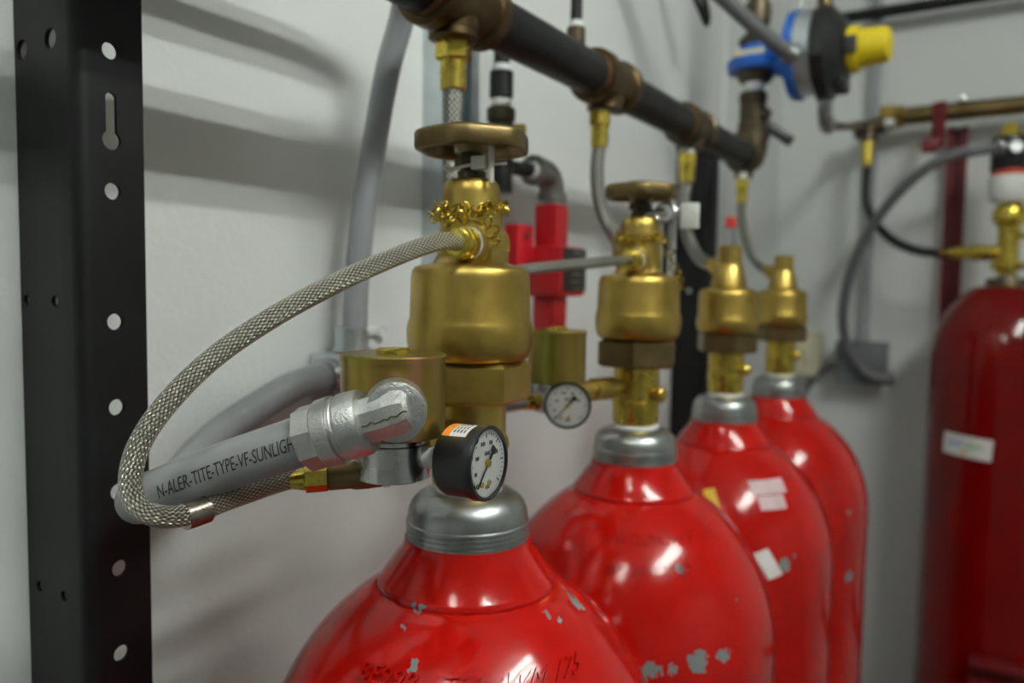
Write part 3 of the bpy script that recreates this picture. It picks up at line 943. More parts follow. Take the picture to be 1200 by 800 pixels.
# ------------------------------------------------------------------ grey conduit running from the first actuator
CR = 0.0128
cpts = [(-0.2920, 0.2767, 1.5233), (-0.310, 0.2685, 1.5160), (-0.330, 0.2600, 1.5080), (-0.350, 0.2515, 1.4990), (-0.371, 0.2460, 1.4900), (-0.391, 0.2490, 1.4825), (-0.410, 0.2645, 1.4765),
        (-0.433, 0.292, 1.4720), (-0.460, 0.322, 1.4710), (-0.485, 0.352, 1.4760), (-0.4985, 0.385, 1.4880), (-0.499, 0.420, 1.5030), (-0.496, 0.456, 1.5165), (-0.493, 0.492, 1.5215)]
CT = thing('flexible_conduit', (-0.2995, 0.2735, 1.52), 'thick grey flexible conduit with black lettering curling back from the silver elbow', 'conduit')
jk = part('jacket', tube(NB(), cpts, CR, 28, 12), 'conduit', CT)
path = spline(cpts, 12)
Lc = [0.0]
for a, b in zip(path[:-1], path[1:]): Lc.append(Lc[-1] + (b - a).length)
def on_conduit(s0, ang, sgn):
    def fn(x, y, o):
        s = s0 - x
        i = max(j for j in range(len(Lc)) if Lc[j] <= max(0.0, s)); i = min(i, len(path) - 2)
        f = (s - Lc[i]) / (Lc[i + 1] - Lc[i])
        p = path[i].lerp(path[i + 1], f)
        t = (path[min(i + 2, len(path) - 1)] - path[max(i - 1, 0)]).normalized()
        front = V(0.46, -0.82, 0.20); front = (front - t * front.dot(t)).normalized()
        up = front.cross(-t).normalized()
        if up.z < 0: up = -up
        a = y / CR + ang
        return p + (front * math.cos(a) + up * math.sin(a)) * (CR + 0.00012 + o)
    return fn
part('lettering', text_bm('N-ALER-TITE-TYPE-VF-SUNLIGHT', 0.0098, on_conduit(0.0800, -0.36, 1), 0.00005, 0.003, (0.56, 1.0, 0.15)), 'ink', jk)

# silver elbow and coupling (screwed on the can)
E0 = V(-0.2505, 0.2945, 1.5385)
E1 = V(-0.2995, 0.2735, 1.5205)
EL = thing('conduit_elbow', (-0.2505, 0.2945, 1.5385), 'rough cast silver elbow with hex coupling joining the gold can to the grey conduit', 'pipe fitting')
dE = (E1 - E0); LE = dE.length; dn = dE.normalized()
inw = (V(C1[0], C1[1], 1.5395) - E0).normalized()
bm = NB()
lathe(bm, [(-0.0085, 0.0075), (-0.0070, 0.0100), (-0.002, 0.0122), (0.010, 0.0122), (0.0245, 0.0118), (0.0265, 0.0128)], E0, dE, 8, 0.39)
EB = part('elbow_body', bm, 'cast', EL, 25)
bm = NB(); lathe(bm, [(-0.004, 0.0118), (-0.003, 0.0150), (0.004, 0.0158), (0.0105, 0.0158), (0.013, 0.015)], E0, inw, 36); part('elbow_hub', bm, 'cast', EB, 30)
bm = NB(); lathe(bm, [(0.0150, 0.0125), (0.0158, 0.0158), (0.0175, 0.0166), (0.0262, 0.0170), (0.0270, 0.0160), (0.0280, 0.0157), (0.0286, 0.0164), (0.0296, 0.0164), (0.0300, 0.0157), (0.0310, 0.0160)], E0, dE, 40)
part('coupling_ring', bm, 'cast', EL, 30)
bm = NB(); lathe(bm, [(0.0306, 0.0160), (0.0312, 0.0174), (0.0385, 0.0172), (0.0400, 0.0160)], E0, dE, 40)
lathe(bm, [(0.0390, 0.0150), (0.0396, 0.0166), (0.0492, 0.0168), (0.0500, 0.0152)], E0, dE, 8, 0.25)
part('compression_nut', bm, 'cast', EL, 25)
# mould seam proud of the casting
bm = NB()
sx, sy, sz = frame(dE)
seam = []
for k in range(15):
    s = -0.008 + 0.024 * k / 14
    q = E0 + dn * s + V(0.50, -0.84, 0.05).normalized() * 0.0120
    seam.append(q + V(0, 0, -0.0012 + 0.0009 * random.uniform(-1, 1)))
tube(bm, seam, 0.0004, 5, 2)
part('mould_seam', bm, 'iron_fitting', EB)

# ------------------------------------------------------------------ braided pilot hose of the first cylinder
hp = [(-0.2826, 0.3880, 1.6270), (-0.2822, 0.3730, 1.6268), (-0.2855, 0.3450, 1.6195), (-0.2930, 0.3020, 1.6030), (-0.3060, 0.2680, 1.5845), (-0.3215, 0.2430, 1.5640), (-0.3330, 0.2250, 1.5420),
      (-0.3385, 0.2150, 1.5240), (-0.3400, 0.2115, 1.5080), (-0.3365, 0.2130, 1.4960), (-0.3330, 0.2225, 1.4895), (-0.3330, 0.2380, 1.4870), (-0.3335, 0.2600, 1.4890), (-0.3250, 0.2870, 1.4940), (-0.3180, 0.2980, 1.4960)]
H1 = thing('braided_hose', (-0.2823, 0.3820, 1.6270), 'nearest braided steel hose looping left from the first brass valve', 'hose')
part('braid', tube(NB(), hp, 0.0053, 24, 14, uv=True), 'braid', H1)
bm = NB()
d = V(0.0215, 0.0150, 0.0012)
p = V(-0.3235, 0.2900, 1.4945)
dd = V(0.75, 0.66, 0.06).normalized()
lathe(bm, [(0, 0.0040), (0.003, 0.0048), (0.010, 0.0062)], p, dd, 20)
hexnut(bm, p + dd * 0.010, dd, 0.0125, 0.0075, 0.3)
part('end_fitting', bm, 'brass_bright', H1, 25)
bm = NB()
lathe(bm, [(0.0225, 0.0072), (0.034, 0.0072), (0.0365, 0.0080), (0.044, 0.0080), (0.047, 0.0068), (0.0485, 0.004)], p, dd, 20)
el = p + dd * 0.0400
lathe(bm, [(0, 0.0080), (0.010, 0.0080), (0.012, 0.007)], el, V(C1[0], C1[1], 1.4985) - el, 20)
part('end_elbow', bm, 'brass_tarnished', H1, 30)
part('end_seal', lathe(NB(), [(0.011, 0.0085), (0.0150, 0.0085)], el, V(C1[0], C1[1], 1.4985) - el, 20), 'tape', H1)
# loose steel sleeve on the hose
bm = NB()
c = V(-0.3332, 0.2405, 1.4868); sd = V(-0.02, 1.0, 0.04).normalized()
sd = V(0.10, 0.95, 0.10).normalized()
lathe(bm, [(-0.0055, 0.0054), (-0.0055, 0.0068), (0.0065, 0.0068), (0.0065, 0.0054), (-0.0053, 0.0054)], c, sd, 28)
part('sleeve', bm, 'sleeve', H1, 30)

# second pilot hose
H2 = thing('braided_hose', (-0.294, 0.668, 1.627), 'short straight grey pilot hose between the first two brass valves', 'hose')
part('braid', tube(NB(), [(-0.2935, 0.6690, 1.6270), (-0.2960, 0.6500, 1.6260), (-0.312, 0.620, 1.6225), (-0.333, 0.585, 1.6180), (-0.352, 0.555, 1.6130), (-0.362, 0.528, 1.605), (-0.366, 0.505, 1.588), (-0.366, 0.495, 1.55), (-0.362, 0.505, 1.515), (-0.352, 0.545, 1.503), (-0.345, 0.582, 1.501)], 0.0048, 14, 8, uv=True), 'braid_fine', H2)
part('end_fitting', lathe(NB(), [(0, 0.006), (0.008, 0.007), (0.014, 0.007)], (-0.347, 0.575, 1.501), (0.2, 0.96, 0), 14), 'brass_bright', H2)

# ------------------------------------------------------------------ overhead manifold
MX, MZ, MR = -0.377, 1.824, 0.0215
TEES = [0.513, 0.790, 1.062]
MA = thing('pipe_manifold', (MX, 0.513, MZ), 'black iron manifold pipe with bronze tees overhead above the cylinder valves', 'pipe')
def run(y0, y1):
    part('pipe', lathe(NB(), [(0, MR), (y1 - y0, MR)], (MX, y0, MZ), (0, 1, 0), 28), 'iron', MA)
run(-0.45, 0.490); run(0.536, 0.770); run(0.812, 1.044); run(1.082, 1.318)
lathe_cap = lathe(NB(), [(0, 0.026), (0.03, 0.028), (0.034, 0.027)], (MX, -0.47, MZ), (0, 1, 0), 24)
part('end_cap', lathe_cap, 'iron_fitting', MA)
HX = [(-0.380, 0.515), (-0.378, 0.783), (-0.377, 1.050), (-0.376, 1.313)]
for k, y in enumerate(TEES):
    bm = NB()
    h = 0.040 if k == 0 else 0.036
    lathe(bm, [(-h, 0.0225), (-h + 0.001, 0.0285), (-h + 0.013, 0.0290), (-h + 0.015, 0.0262), (h - 0.015, 0.0262), (h - 0.013, 0.0290), (h - 0.001, 0.0285), (h, 0.0225)], (MX, y, MZ), (0, 1, 0), 28)
    lathe(bm, [(0.010, 0.022), (0.024, 0.0200), (0.0245, 0.0195), (0.030, 0.0195), (0.031, 0.017)], (MX, y - 0.004, MZ), (0, 0, -1), 24)
    T = part('tee', bm, 'bronze' if k < 2 else 'iron_fitting', MA, 30)
    bm = NB(); lathe(bm, [(-h + 0.0005, 0.0222), (-h - 0.006, 0.0222)], (MX, y, MZ), (0, 1, 0), 28)
    part('joint_sealant', bm, 'rust', T)
    bm = NB(); lathe(bm, [(h - 0.0005, 0.0222), (h + 0.004, 0.0222)], (MX, y, MZ), (0, 1, 0), 28)
    part('joint_sealant', bm, 'rust', T)
# end elbow turning up, small drop outlet under it
bm = NB()
tube(bm, [(MX, 1.312, MZ), (MX, 1.335, MZ), (MX, 1.352, MZ + 0.006), (MX, 1.362, MZ + 0.020), (MX, 1.364, MZ + 0.040)], 0.0265, 24, 6)
lathe(bm, [(0, 0.0295), (0.012, 0.0295)], (MX, 1.308, MZ), (0, 1, 0), 24)
lathe(bm, [(0, 0.0295), (0.012, 0.0295)], (MX, 1.364, MZ + 0.032), (0, 0, 1), 24)
lathe(bm, [(0.018, 0.016), (0.036, 0.015)], (MX, 1.322, MZ), (0, 0, -1), 18)
part('end_elbow', bm, 'iron_fitting', MA, 30)
# small riser screwed in the top of the pipe
bm = NB(); lathe(bm, [(0, 0.006), (1.08, 0.006)], (MX, 0.716, 1.862), (0, 0, 1), 12); RS = part('riser', bm, 'iron', MA)
part('riser_fitting', lathe(NB(), [(0, 0.0095), (0.020, 0.0095), (0.022, 0.0075)], (MX, 0.716, 1.840), (0, 0, 1), 14), 'iron_fitting', RS)
part('riser_seal', lathe(NB(), [(0.0215, 0.0082), (0.027, 0.0082)], (MX, 0.716, 1.840), (0, 0, 1), 14), 'tape', RS)

# hoses dropping from the manifold to each valve
DROP = [
    ('braided steel drop hose hanging above the nearest hand wheel', [(-0.380, 0.514, 1.760), (-0.380, 0.514, 1.728), (-0.378, 0.512, 1.695), (-0.368, 0.500, 1.668), (-0.352, 0.476, 1.648), (-0.331, 0.447, 1.634)], 0.0085),
    ('drop hose curving from the second tee to the second valve', [(-0.380, 0.781, 1.757), (-0.381, 0.779, 1.728), (-0.379, 0.781, 1.700), (-0.371, 0.784, 1.674), (-0.354, 0.776, 1.652), (-0.331, 0.7345, 1.634)], 0.0075),
    ('pale drop hose in front of the short black upright', [(-0.377, 1.050, 1.752), (-0.379, 1.045, 1.718), (-0.378, 1.052, 1.690), (-0.372, 1.060, 1.665), (-0.357, 1.052, 1.645), (-0.331, 1.022, 1.634)], 0.0085),
    ('thin drop hose under the manifold end elbow', [(-0.376, 1.313, 1.750), (-0.376, 1.314, 1.725), (-0.372, 1.323, 1.695), (-0.364, 1.332, 1.665), (-0.350, 1.330, 1.645), (-0.331, 1.3095, 1.634)], 0.0070)]
for k, (lb_, pts, r) in enumerate(DROP):
    x, y, z = pts[0]
    H = thing('drop_hose', (x, y, z), lb_, 'hose', 'hoses dropping from the manifold')
    part('braid', tube(NB(), pts, r, 16, 8, uv=True), 'braid_fine', H)
    zt = MZ - 0.032
    bm = NB()
    lathe(bm, [(z - 0.004, r + 0.0005), (z - 0.003, r + 0.0018), (z + 0.020, r + 0.0022), (z + 0.021, r + 0.003)], (x, y, 0), seg=20)
    hexnut(bm, (x, y, z + 0.019), (0, 0, 1), 0.016, r + 0.0062 if k == 0 else r + 0.0045, 0.3)
    part('hose_fitting', bm, 'brass_bright', H, 25)
    part('thread_seal', lathe(NB(), [(z + 0.034, r + 0.001), (max(zt, z + 0.037) + 0.003, r + 0.002)], (x, y, 0), seg=18), 'tape', H)

# ------------------------------------------------------------------ upright grey conduit on the wall, with its box
VC = thing('wall_conduit', (-0.48, 0.519, 1.54), 'grey upright flexible conduit leaning off the wall at left of the hand wheel', 'conduit')
part('jacket', tube(NB(), [(-0.487, 0.516, 1.556), (-0.487, 0.518, 1.60), (-0.484, 0.523, 1.66), (-0.478, 0.532, 1.73), (-0.466, 0.535, 1.79), (-0.447, 0.533, 1.838), (-0.425, 0.505, 1.868), (-0.410, 0.450, 1.884), (-0.404, 0.350, 1.888), (-0.404, 0.1, 1.888), (-0.404, -0.3, 1.888)], 0.0110, 20, 10), 'conduit_pale', VC)
bm = NB(); lathe(bm, [(0, 0.0165), (0.003, 0.0165), (0.0031, 0.0145), (0.020, 0.0142)], (-0.487, 0.512, 1.5425), (0, 0, 1), 24)
part('connector', bm, 'sheet', VC)
BX = thing('conduit_box', (-0.487, 0.505, 1.5), 'small galvanised conduit box on the wall behind the gold can', 'junction box')
bm = NB(); box(bm, (-0.494, 0.520, 1.518), (0.048, 0.058, 0.046), 0.003); part('box', bm, 'sheet', BX)
bm = NB(); lathe(bm, [(0, 0.0175), (0.006, 0.0175), (0.0065, 0.0150), (0.010, 0.0150)], (-0.493, 0.4835, 1.520), (0.0, 1, 0.03), 24); part('locknut', bm, 'steel_bright', BX)
bm = NB(); lathe(bm, [(0, 0.004), (0.003, 0.004), (0.004, 0.002)], (-0.470, 0.520, 1.530), (1, 0, 0), 12); lathe(bm, [(0, 0.004), (0.003, 0.004), (0.004, 0.002)], (-0.470, 0.536, 1.507), (1, 0, 0), 12); part('screw', bm, 'steel_bright', BX)
bm = NB(); box(bm, (-0.5175, 0.578, 1.556), (0.004, 0.026, 0.008), 0.001); torus(bm, (-0.5150, 0.584, 1.556), (1, 0, 0), 0.006, 0.0012, 18, 6)
tag(part('wall_clip', bm, 'tape', None), 'small pale clip fixed to the wall right of the grey upright conduit', 'clip')
# conduit of the second actuator, passing behind the first valve
tg = part('flexible_conduit', tube(NB(), [(-0.349, 0.620, 1.512), (-0.375, 0.632, 1.500), (-0.405, 0.632, 1.492), (-0.440, 0.615, 1.490), (-0.472, 0.585, 1.496), (-0.488, 0.560, 1.510), (-0.490, 0.547, 1.517)], 0.0118, 18, 8), 'conduit', None)
tag(tg, 'grey conduit stub bending to the wall below the red switch', 'conduit')

# ------------------------------------------------------------------ strut channel, pilot line and red pressure switch on the left wall
bm = NB()
for (dy, w, x0, x1) in ((0.0, 0.041, WX + 0.001, WX + 0.004),):
    box(bm, (WX + 0.0025, 0.672, 2.175), (0.003, 0.041, 1.24))
box(bm, (WX + 0.021, 0.6525, 2.175), (0.041, 0.003, 1.24)); box(bm, (WX + 0.021, 0.6915, 2.175), (0.041, 0.003, 1.24))
box(bm, (WX + 0.0405, 0.6575, 2.175), (0.003, 0.012, 1.24)); box(bm, (WX + 0.0405, 0.6865, 2.175), (0.003, 0.012, 1.24))
tag(part('strut_channel', bm, 'sheet', None), 'pale galvanised strut channel upright on the wall behind the nearest hand wheel', 'channel')
PL = thing('pilot_line', (-0.455, 0.700, 1.72), 'black vertical pilot pipe with small valve ending in a grey elbow above the red switch', 'pipe')
px, py = -0.455, 0.700
bm = NB()
lathe(bm, [(1.715, 0.0085), (1.90, 0.0085)], (px, py, 0), seg=16)
lathe(bm, [(1.798, 0.0125), (1.824, 0.0125)], (px, py, 0), seg=20); lathe(bm, [(1.700, 0.013), (1.735, 0.013)], (px, py, 0), seg=20)
part('vertical_pipe', bm, 'iron', PL)
bm = NB(); lathe(bm, [(1.738, 0.0120), (1.742, 0.0150), (1.758, 0.0150), (1.760, 0.0125), (1.772, 0.0125), (1.774, 0.0150), (1.786, 0.0150), (1.788, 0.012)], (px, py, 0), seg=12)
part('pilot_valve', bm, 'iron_fitting', PL, 30)
bm = NB(); hexnut(bm, (px + 0.004, py + 0.004, 1.764), (0.7, 0.7, 0), 0.020, 0.0085); part('valve_nut', bm, 'brass', PL)
part('thread_seal', lathe(NB(), [(1.789, 0.0108), (1.796, 0.0108)], (px, py, 0), seg=16), 'tape', PL)
part('thread_seal', lathe(NB(), [(1.825, 0.0105), (1.831, 0.0105)], (px, py, 0), seg=16), 'tape', PL)
bm = NB(); lathe(bm, [(0, 0.0080), (0.086, 0.0080)], (px, py, 1.7275), (0, 1, 0.06), 16); part('nipple', bm, 'iron', PL)
bm = NB(); tube(bm, [(px, 0.768, 1.732), (px, 0.785, 1.7335), (px, 0.800, 1.731), (px, 0.809, 1.722), (px, 0.812, 1.706)], 0.0145, 20, 6)
lathe(bm, [(0, 0.0170), (0.009, 0.0170)], (px, 0.766, 1.732), (0, 1, 0.05), 20); lathe(bm, [(0, 0.0170), (0.009, 0.0170)], (px, 0.812, 1.711), (0, 0, -1), 20)
part('elbow', bm, 'grey_fitting', PL, 30)
part('elbow_seal', lathe(NB(), [(0, 0.0100), (0.012, 0.0100)], (px, 0.757, 1.7312), (0, 1, 0.05), 16), 'tape', PL)
part('drop_nipple', lathe(NB(), [(1.695, 0.0105), (1.704, 0.0105)], (px, 0.812, 0), seg=16), 'steel_bright', PL)
SW = thing('pressure_switch', (-0.455, 0.81, 1.55), 'red box shaped pressure switch with black nameplate behind the brass valves', 'switch')
sx_, sy_ = -0.455, 0.812
bm = NB(); box(bm, (sx_, sy_, 1.668), (0.030, 0.030, 0.060), 0.003); part('upper_housing', bm, 'red_dev', SW)
bm = NB(); box(bm, (sx_, sy_ + 0.008, 1.620), (0.052, 0.064, 0.058), 0.004); part('body', bm, 'red_dev', SW)
bm = NB(); box(bm, (sx_ - 0.02, sy_ - 0.040, 1.645), (0.02, 0.036, 0.055), 0.003); part('mounting_ear', bm, 'red_dev', SW)
bm = NB(); lathe(bm, [(0, 0.004), (0.003, 0.004)], (sx_ - 0.010, sy_ - 0.042, 1.660), (1, 0, 0), 12); part('ear_screw', bm, 'steel_bright', SW)
bm = NB(); box(bm, (sx_, sy_, 1.571), (0.030, 0.032, 0.044), 0.003); part('lower_neck', bm, 'red_dev', SW)
bm = NB(); box(bm, (sx_ + 0.0268, sy_ + 0.010, 1.622), (0.0016, 0.056, 0.050), 0.0005); NP_ = part('nameplate', bm, 'label_black', SW)
bm = NB()
for j in range(6):
    box(bm, (sx_ + 0.0277, sy_ + 0.014 + random.uniform(-.002, .002), 1.600 + 0.0085 * j), (0.0003, 0.022, 0.0016))
part('nameplate_print', bm, 'steel', NP_)

# ------------------------------------------------------------------ ball valve, blue valve and conduit over the manifold end
BVX, BVY = MX, 1.364
BV = thing('ball_valve', (BVX, BVY, 1.86), 'bronze ball valve with black lever standing on the manifold end', 'valve')
bm = NB()
lathe(bm, [(1.868, 0.0225), (1.872, 0.0235), (1.884, 0.0240), (1.888, 0.0215), (1.905, 0.0225), (1.920, 0.0215), (1.922, 0.0240), (1.934, 0.0235), (1.936, 0.021)], (BVX, BVY, 0), seg=28)
lathe(bm, [(0, 0.012), (0.030, 0.010)], (BVX, BVY, 1.904), (0.8, -0.2, -0.25), 14)
part('body', bm, 'iron_fitting', BV, 30)
d = V(0.83, 0.30, -0.62).normalized(); s_ = d.cross(V(0, -1, 0.3)).normalized()
bm = NB(); box(bm, V(BVX + 0.040, BVY + 0.004, 1.868), (0.062, 0.018, 0.008), 0.003, (d, s_, d.cross(s_)))
part('lever', bm, 'black_plastic', BV)
part('thread_seal', lathe(NB(), [(1.858, 0.0200), (1.869, 0.0210)], (BVX, BVY, 0), seg=20), 'tape', BV)
part('thread_seal', lathe(NB(), [(1.935, 0.0165), (1.952, 0.0165)], (BVX, BVY, 0), seg=20), 'tape', BV)

DY, DZ = 1.372, 1.992
DV = thing('diaphragm_valve', (MX, DY, 1.95), 'blue diaphragm valve with black cap and yellow knob above the manifold end', 'valve')
bm = NB()
lathe(bm, [(1.950, 0.018), (1.956, 0.027), (1.964, 0.030), (1.972, 0.036)], (MX, DY, 0), seg=24)
part('pipe_hub', bm, 'iron_fitting', DV, 30)
part('upper_hub', lathe(NB(), [(2.012, 0.026), (2.024, 0.030), (2.036, 0.019)], (MX, DY, 0), seg=24), 'iron_fitting', DV, 30)
bm = NB()
lathe(bm, [(1.970, 0.036), (1.972, 0.048), (1.985, 0.050), (1.992, 0.046), (1.998, 0.032), (2.014, 0.028)], (MX + 0.002, DY, 0), seg=28)
lathe(bm, [(0.0, 0.020), (0.03, 0.026), (0.060, 0.042), (0.066, 0.048)], (MX, DY, DZ - 0.002), (1, -0.05, 0.0), 28)
lathe(bm, [(0.060, 0.052), (0.062, 0.070), (0.074, 0.072), (0.076, 0.070)], (MX, DY, DZ - 0.004), (1, -0.05, 0.0), 36)
BB = part('body', bm, 'blue', DV, 30)
bm = NB(); box(bm, (MX + 0.000, DY - 0.042, 1.994), (0.050, 0.010, 0.010), 0.002); part('nameplate', bm, 'beige', BB)
part('clamp_ring', lathe(NB(), [(0.076, 0.060), (0.077, 0.068), (0.102, 0.068), (0.103, 0.060)], (MX, DY, DZ - 0.002), (1, -0.05, 0.0), 36), 'sheet', DV)
bm = NB()
lathe(bm, [(0.102, 0.066), (0.105, 0.074), (0.124, 0.074), (0.134, 0.062), (0.146, 0.048), (0.150, 0.040)], (MX, DY, DZ - 0.006), (1, -0.05, 0.0), 12, 0.26)
box(bm, (MX + 0.135, DY, DZ - 0.055), (0.026, 0.05, 0.030), 0.006)
part('diaphragm_cap', bm, 'black_plastic', DV, 30)
bm = NB()
lathe(bm, [(0.146, 0.0335), (0.150, 0.0365), (0.164, 0.0365), (0.1645, 0.030), (0.196, 0.0285), (0.207, 0.0260), (0.211, 0.018)], (MX, DY, DZ - 0.010), (1, -0.05, 0.02), 16)
YK = part('yellow_knob', bm, 'yellow', DV, 30)
bm = NB(); box(bm, (MX + 0.157, DY - 0.0440, DZ - 0.008), (0.016, 0.008, 0.026), 0.001); part('knob_label', bm, 'label_black', YK)
bm = NB(); lathe(bm, [(0, 0.016), (0.9, 0.016)], (MX, DY, 2.034), (0, 0, 1), 20); UP = part('upper_pipe', bm, 'iron_fitting', DV)
bm = NB(); lathe(bm, [(2.052, 0.021), (2.070, 0.0225), (2.085, 0.021)], (MX, DY, 0), seg=20); box(bm, (MX - 0.018, DY - 0.008, 2.058), (0.030, 0.010, 0.014), 0.003, (V(0.8, 0, -0.6), V(0, 1, 0), V(0.6, 0, 0.8)))
part('upper_union', bm, 'iron_fitting', UP, 30)
# small tube from the cap upward
bm = NB(); lathe(bm, [(0, 0.012), (0.04, 0.012), (0.041, 0.006), (0.75, 0.006)], (MX + 0.108, DY, DZ + 0.064), (0, 0, 1), 14); part('vent_tube', bm, 'bronze', DV)
bm = NB(); lathe(bm, [(0, 0.003), (0.6, 0.003)], (MX + 0.070, DY, DZ + 0.066), (-0.02, 0, 1), 8); part('sense_tube', bm, 'steel', DV)

# conduit coming down to the blue valve, dark cable below it
GC = thing('flexible_conduit', (-0.276, 1.30, 1.975), 'grey conduit slanting down across the wall to the blue valve', 'conduit')
part('jacket', tube(NB(), [(-0.62 + 0.11, 0.98, 2.205), (-0.465, 1.05, 2.135), (-0.405, 1.14, 2.065), (-0.345, 1.225, 2.005), (-0.2985, 1.290, 1.967)], 0.0118, 16, 8), 'conduit_dark', GC)
bm = NB(); lathe(bm, [(0, 0.0145), (0.016, 0.0145), (0.018, 0.012)], (-0.306, 1.280, 1.9725), (0.74, 0.60, -0.36), 16); part('connector', bm, 'steel', GC)
cb = part('cable', tube(NB(), [(-0.50, 1.18, 2.24), (-0.478, 1.24, 2.15), (-0.46, 1.30, 2.085), (-0.452, 1.325, 2.055), (-0.447, 1.32, 2.050), (-0.444, 1.31, 2.065), (-0.452, 1.27, 2.11), (-0.50, 1.20, 2.20)], 0.005, 10, 8), 'black_rubber', None)
tag(cb, 'thin black cable loop hanging under the slanting grey conduit', 'cable')

# ------------------------------------------------------------------ end wall: pipework, strut, boxes
FP = thing('feed_pipe', (-0.26, 2.085, 2.02), 'dull brass coloured horizontal pipe on the end wall over the red strut', 'pipe')
part('pipe', lathe(NB(), [(0, 0.0205), (1.45, 0.0205)], (-0.245, 2.085, 2.0175), (1, 0, 0.004), 24), 'brass_tarnished', FP)
bm = NB(); hexnut(bm, (-0.272, 2.085, 2.0175), (1, 0, 0), 0.034, 0.032, 0.2); hexnut(bm, (-0.236, 2.085, 2.0175), (1, 0, 0), 0.016, 0.027)
part('union', bm, 'brass', FP, 25)
FT = thing('pipe_tee', (-0.292, 2.055, 1.995), 'small dark tee and steel elbow linking the blue valve to the end wall pipe', 'pipe fitting')
bm = NB()
lathe(bm, [(-0.034, 0.017), (-0.033, 0.021), (-0.022, 0.021), (-0.021, 0.0175), (0.021, 0.0175), (0.022, 0.021), (0.033, 0.021), (0.034, 0.017)], (-0.292, 2.055, 1.993), (1, 0.1, 0.1), 20)
lathe(bm, [(0.01, 0.0175), (0.024, 0.0175), (0.0245, 0.020), (0.034, 0.020)], (-0.292, 2.055, 1.993), (0, -0.1, -1), 20)
part('tee', bm, 'iron_fitting', FT, 30)
bm = NB(); lathe(bm, [(-0.02, 0.012), (0.012, 0.012)], (-0.252, 2.065, 2.003), (1, 0.3, 0.15), 16); part('seal_ring', bm, 'tape', FT)
bm = NB(); lathe(bm, [(0, 0.0075), (0.62, 0.0075)], (-0.268, 1.425, 1.882), (-0.05, 0.99, 0.176), 14); part('link_nipple', bm, 'bronze', FT)
bm = NB(); tube(bm, [(-0.266, 1.385, 1.925), (-0.266, 1.387, 1.905), (-0.266, 1.395, 1.890), (-0.2665, 1.408, 1.883), (-0.267, 1.425, 1.882)], 0.0115, 16, 6)
lathe(bm, [(0, 0.0145), (0.01, 0.0145)], (-0.266, 1.385, 1.926), (0, 0.06, -1), 16); lathe(bm, [(0, 0.0145), (0.010, 0.0145)], (-0.2665, 1.418, 1.882), (0, 1, 0.05), 16)
part('steel_elbow', bm, 'steel', FT, 30)
bm = NB(); lathe(bm, [(0, 0.0155), (0.008, 0.0155), (0.0085, 0.011), (0.020, 0.011)], (-0.266, 1.384, 1.944), (0, 0, -1), 16); part('elbow_union', bm, 'steel_bright', FT)

BH = thing('black_hose', (-0.290, 2.05, 1.95), 'black rubber hose from the end wall tee to the tall cylinder valve', 'hose')
part('rubber', tube(NB(), [(-0.291, 2.048, 1.900), (-0.291, 2.046, 1.850), (-0.286, 2.040, 1.808), (-0.262, 2.024, 1.762), (-0.222, 2.000, 1.722), (-0.172, 1.978, 1.698), (-0.122, 1.962, 1.690)], 0.0105, 16, 8), 'black_rubber', BH)
bm = NB(); lathe(bm, [(0, 0.0165), (0.012, 0.0165), (0.0125, 0.013), (0.055, 0.0135)], (-0.2915, 2.050, 1.958), (0, -0.03, -1), 16); part('hose_fitting', bm, 'brass_bright', BH)
part('hose_ferrule', lathe(NB(), [(0, 0.0115), (0.022, 0.0115)], (-0.130, 1.964, 1.690), (1, -0.1, 0), 16), 'bronze', BH)

GH = part('flexible_conduit', tube(NB(), [(-0.024, 1.944, 1.909), (-0.060, 1.930, 1.903), (-0.115, 1.925, 1.893), (-0.175, 1.935, 1.858), (-0.235, 1.955, 1.795), (-0.285, 1.985, 1.715), (-0.318, 2.015, 1.625), (-0.330, 2.045, 1.535), (-0.318, 2.065, 1.465), (-0.285, 2.078, 1.415), (-0.255, 2.082, 1.396), (-0.232, 2.084, 1.393)], 0.0120, 16, 8), 'conduit_dark', None)
tag(GH, 'long grey hose arcing from the tall cylinder top down to the grey box', 'conduit')
JB = thing('junction_box', (-0.296, 2.12, 1.43), 'dark grey square junction box on the end wall under a thin pipe', 'junction box')
bm = NB(); box(bm, (-0.293, WY - 0.036, 1.430), (0.112, 0.070, 0.100), 0.004); part('box', bm, 'box_grey', JB)
bm = NB(); box(bm, (-0.293, WY - 0.0735, 1.430), (0.116, 0.004, 0.104), 0.001); part('cover', bm, 'box_grey', JB)
bm = NB(); lathe(bm, [(0, 0.016), (0.018, 0.016), (0.022, 0.013)], (-0.236, 2.088, 1.394), (1, 0, 0.0), 16); part('hose_connector', bm, 'conduit_dark', JB)
bm = NB(); lathe(bm, [(1.482, 0.0115), (ZC, 0.0115)], (-0.293, WY - 0.030, 0), seg=16); tag(part('wall_pipe', bm, 'conduit_pale', None), 'thin pale vertical pipe on the end wall above the grey box', 'pipe')
bm = NB(); tube(bm, [(-0.350, WY - 0.03, 1.418), (-0.375, WY - 0.03, 1.412), (-0.405, WY - 0.025, 1.385), (-0.430, WY - 0.020, 1.345), (-0.450, WY - 0.018, 1.30), (-0.455, WY - 0.016, 1.0), (-0.455, WY - 0.016, 0.3)], 0.009, 12, 8)
tag(part('cable', bm, 'conduit_dark', None), 'dark cable leaving the left side of the grey box', 'cable')
SP = thing('wall_plate', (-0.415, WY, 1.43), 'beige plastic wall plate left of the grey junction box', 'wall plate')
bm = NB(); box(bm, (-0.430, WY - 0.017, 1.440), (0.072, 0.034, 0.115), 0.004); part('plate', bm, 'beige', SP)
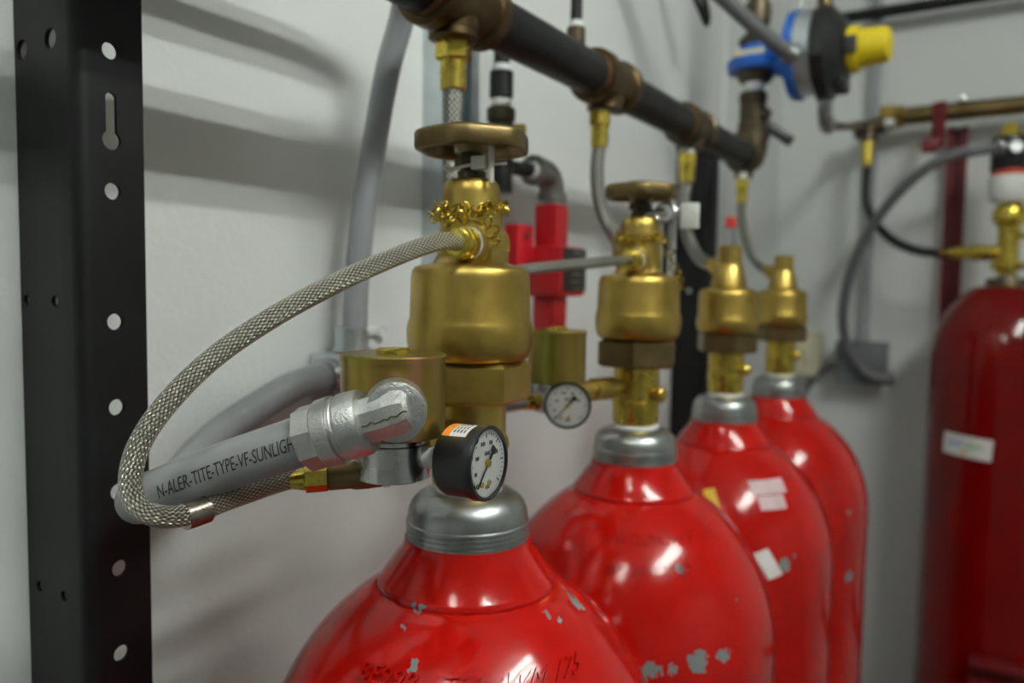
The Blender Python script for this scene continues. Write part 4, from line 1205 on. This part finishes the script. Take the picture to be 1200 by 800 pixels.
bm = NB(); box(bm, (-0.430, WY - 0.036, 1.445), (0.026, 0.006, 0.046), 0.002); part('rocker', bm, 'beige', SP)

RS_ = thing('red_strut', (-0.112, WY, 1.2), 'dark red steel strut channel upright on the end wall', 'channel')
bm = NB()
box(bm, (-0.110, WY - 0.004, 1.0), (0.041, 0.004, 1.98)); box(bm, (-0.129, WY - 0.022, 1.0), (0.003, 0.041, 1.98)); box(bm, (-0.091, WY - 0.022, 1.0), (0.003, 0.041, 1.98))
box(bm, (-0.1245, WY - 0.041, 1.0), (0.010, 0.003, 1.98)); box(bm, (-0.0955, WY - 0.041, 1.0), (0.010, 0.003, 1.98)); box(bm, (-0.110, WY - 0.018, 1.0), (0.036, 0.003, 1.98))
part('channel', bm, 'red_dark', RS_)
bm = NB(); box(bm, (-0.146, 2.055, 1.985), (0.030, 0.006, 0.105), 0.001, (V(0.9, -0.44, 0), V(0.44, 0.9, 0), V(0, 0, 1))); box(bm, (-0.160, 2.045, 1.938), (0.034, 0.014, 0.032), 0.002)
part('pipe_bracket', bm, 'red_dark', RS_)
bm = NB(); lathe(bm, [(0, 0.0085), (0.006, 0.0085), (0.007, 0.006)], (-0.104, 2.072, 2.043), (0, -1, 0), 12); part('bolt', bm, 'steel_bright', FP)

bm = NB(); lathe(bm, [(0, 0.014), (2.4, 0.014)], (-0.455, 2.11, 2.275), (1, 0, 0.0), 16)
tag(part('ceiling_pipe', bm, 'iron', None), 'dark horizontal pipe high on the end wall at the top edge', 'pipe')

CB_ = thing('clamp_channel', (0.2, 1.81, 0.84), 'dark red ribbed clamp channel across the front of the tall cylinder', 'channel')
bm = NB()
for dz in (-0.020, 0.020):
    box(bm, (0.285, RY - 0.158, 0.842 + dz), (0.62, 0.040, 0.012), 0.002)
box(bm, (0.285, RY - 0.143, 0.842), (0.62, 0.008, 0.040))
part('channel', bm, 'red_dark', CB_)
bm = NB(); box(bm, (0.052, RY - 0.179, 0.795), (0.022, 0.010, 0.050), 0.002); part('hook', bm, 'steel', CB_)
